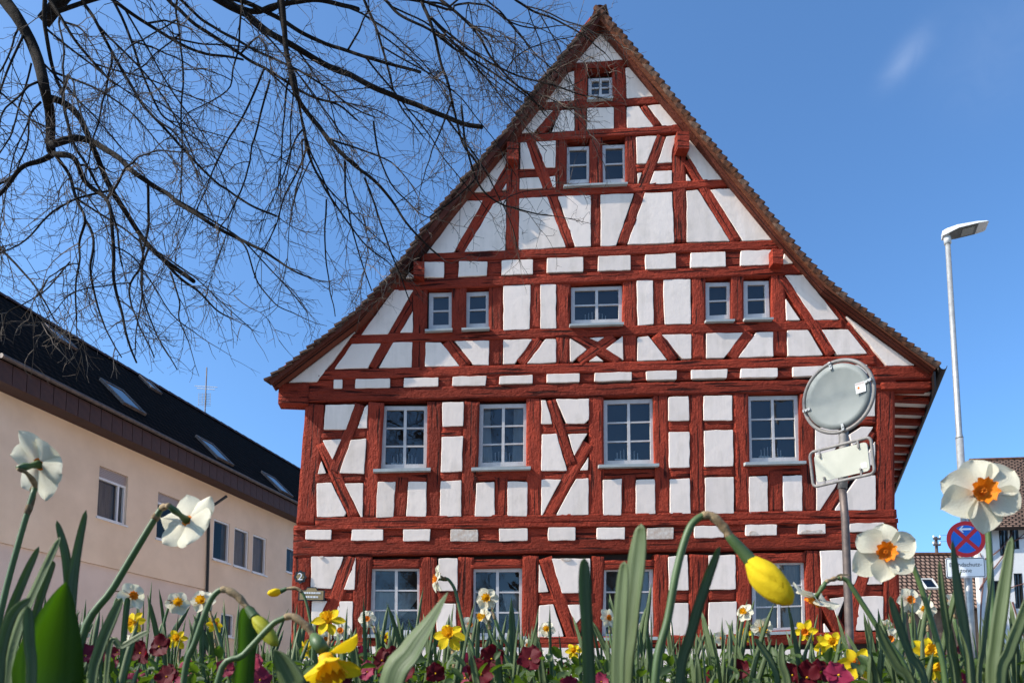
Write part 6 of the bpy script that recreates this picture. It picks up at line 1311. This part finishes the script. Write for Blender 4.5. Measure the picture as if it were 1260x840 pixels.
spots = [(173,803,1.0,'pred',30), (196,795,1.05,'pred',30), (443,806,1.1,'ppink',24), (470,812,1.1,'pred',30), (484,808,1.1,'pred',26), (452,826,.95,'ppink',26), (605,810,1.0,'pred',34), (592,829,.9,'pred',38), (652,810,1.0,'pred',34), (910,824,1.0,'pred',28), (993,833,.85,'pred',38), (1032,830,.8,'ppink',36), (975,830,.9,'pred',30), (312,822,.85,'ppink',34), (278,822,.85,'ppink',26), (12,806,.8,'ppink',26), (105,806,.8,'ppink',30), (205,832,.8,'pred',30), (536,828,.9,'pred',26), (575,816,1.1,'ppink',26), (700,842,.85,'ppink',24), (1010,826,.9,'pred',32), (740,838,.9,'ppink',22), (1185,836,.9,'ppink',20), (130,815,.9,'ppink',26), (320,836,.75,'ppink',30), (420,836,.85,'pred',30), (500,830,.95,'pred',28)]
used = {}
posn = ['at the far left', 'below the left building', 'at the left foot of the timbered house', 'below the second ground floor window', 'near the centre', 'below the hanging yellow bud', 'below the mirror pole', 'at the far right']
for x_, y_, Y, key, dpx in spots:
    p = at(x_, y_, Y); ax = Vector((rng.uniform(-.5, .5), -1, rng.uniform(-.1, .7))).normalized(); zone = posn[min(7, int(x_ / 157.5))]
    pansy(p.x, Y, p.z, dpx / 2 * Y / 900, key, ax, '%s pansy low in the bed %s' % (NAMES[key], zone), '%s pansies in the bed %s' % (NAMES[key], zone))
for i in range(62):
    Y = rng.uniform(1.0, 3.2); x = rng.uniform(-.69 * Y, .69 * Y); key = rng.choices(('pred', 'ppink', 'pviolet'), (8, 1.2, .3))[0]
    z = max(bedz(x, Y) + .06, CZ + (865 - rng.uniform(800, 846)) / 900 * Y); ax = Vector((rng.uniform(-.8, .8), -1, rng.uniform(-.2, .9))).normalized()
    pansy(x, Y, z, rng.uniform(.016, .025), key, ax, 'small %s pansy among the foliage in the middle of the bed' % NAMES[key], 'small %s pansies in the middle of the bed' % NAMES[key])
# ---- low foliage carpet: uncountable leaves
cp = MB(); pv_ = [Vector(q_) for q_ in v]; lv = [Vector(q.co) for q in PLEAF.vertices]; lf = [tuple(p.vertices) for p in PLEAF.polygons]
for i in range(15000):
    Y = .80 + 2.6 * rng.random() ** .9; x = rng.uniform(-.80 * Y - .1, .82 * Y + .1); zb = bedz(x, Y)
    top = CZ + (865 - 815 - 14 * noise.noise(Vector((x * 3, Y * 3, 0)))) / 900 * Y + .03 * noise.noise(Vector((x * 7, Y * 7, 5))); z = zb + max(.02, top - zb) * rng.random() ** .7
    Mx = Matrix.Translation((x, Y, z)) @ Matrix.Rotation(rng.uniform(0, 6.28), 4, 'Z') @ Matrix.Rotation(rng.uniform(-1.3, .4), 4, 'Y') @ Matrix.Rotation(rng.uniform(-.6, .6), 4, 'X') @ Matrix.Scale(rng.uniform(.010, .026), 4)
    cp.add([Mx @ q_ for q_ in lv], lf)
o = cp.out('bed_foliage', M['pleaf'], smooth=True); tag(o, 'low green pansy foliage covering the flower bed', 'foliage', kind='stuff')
relabel()
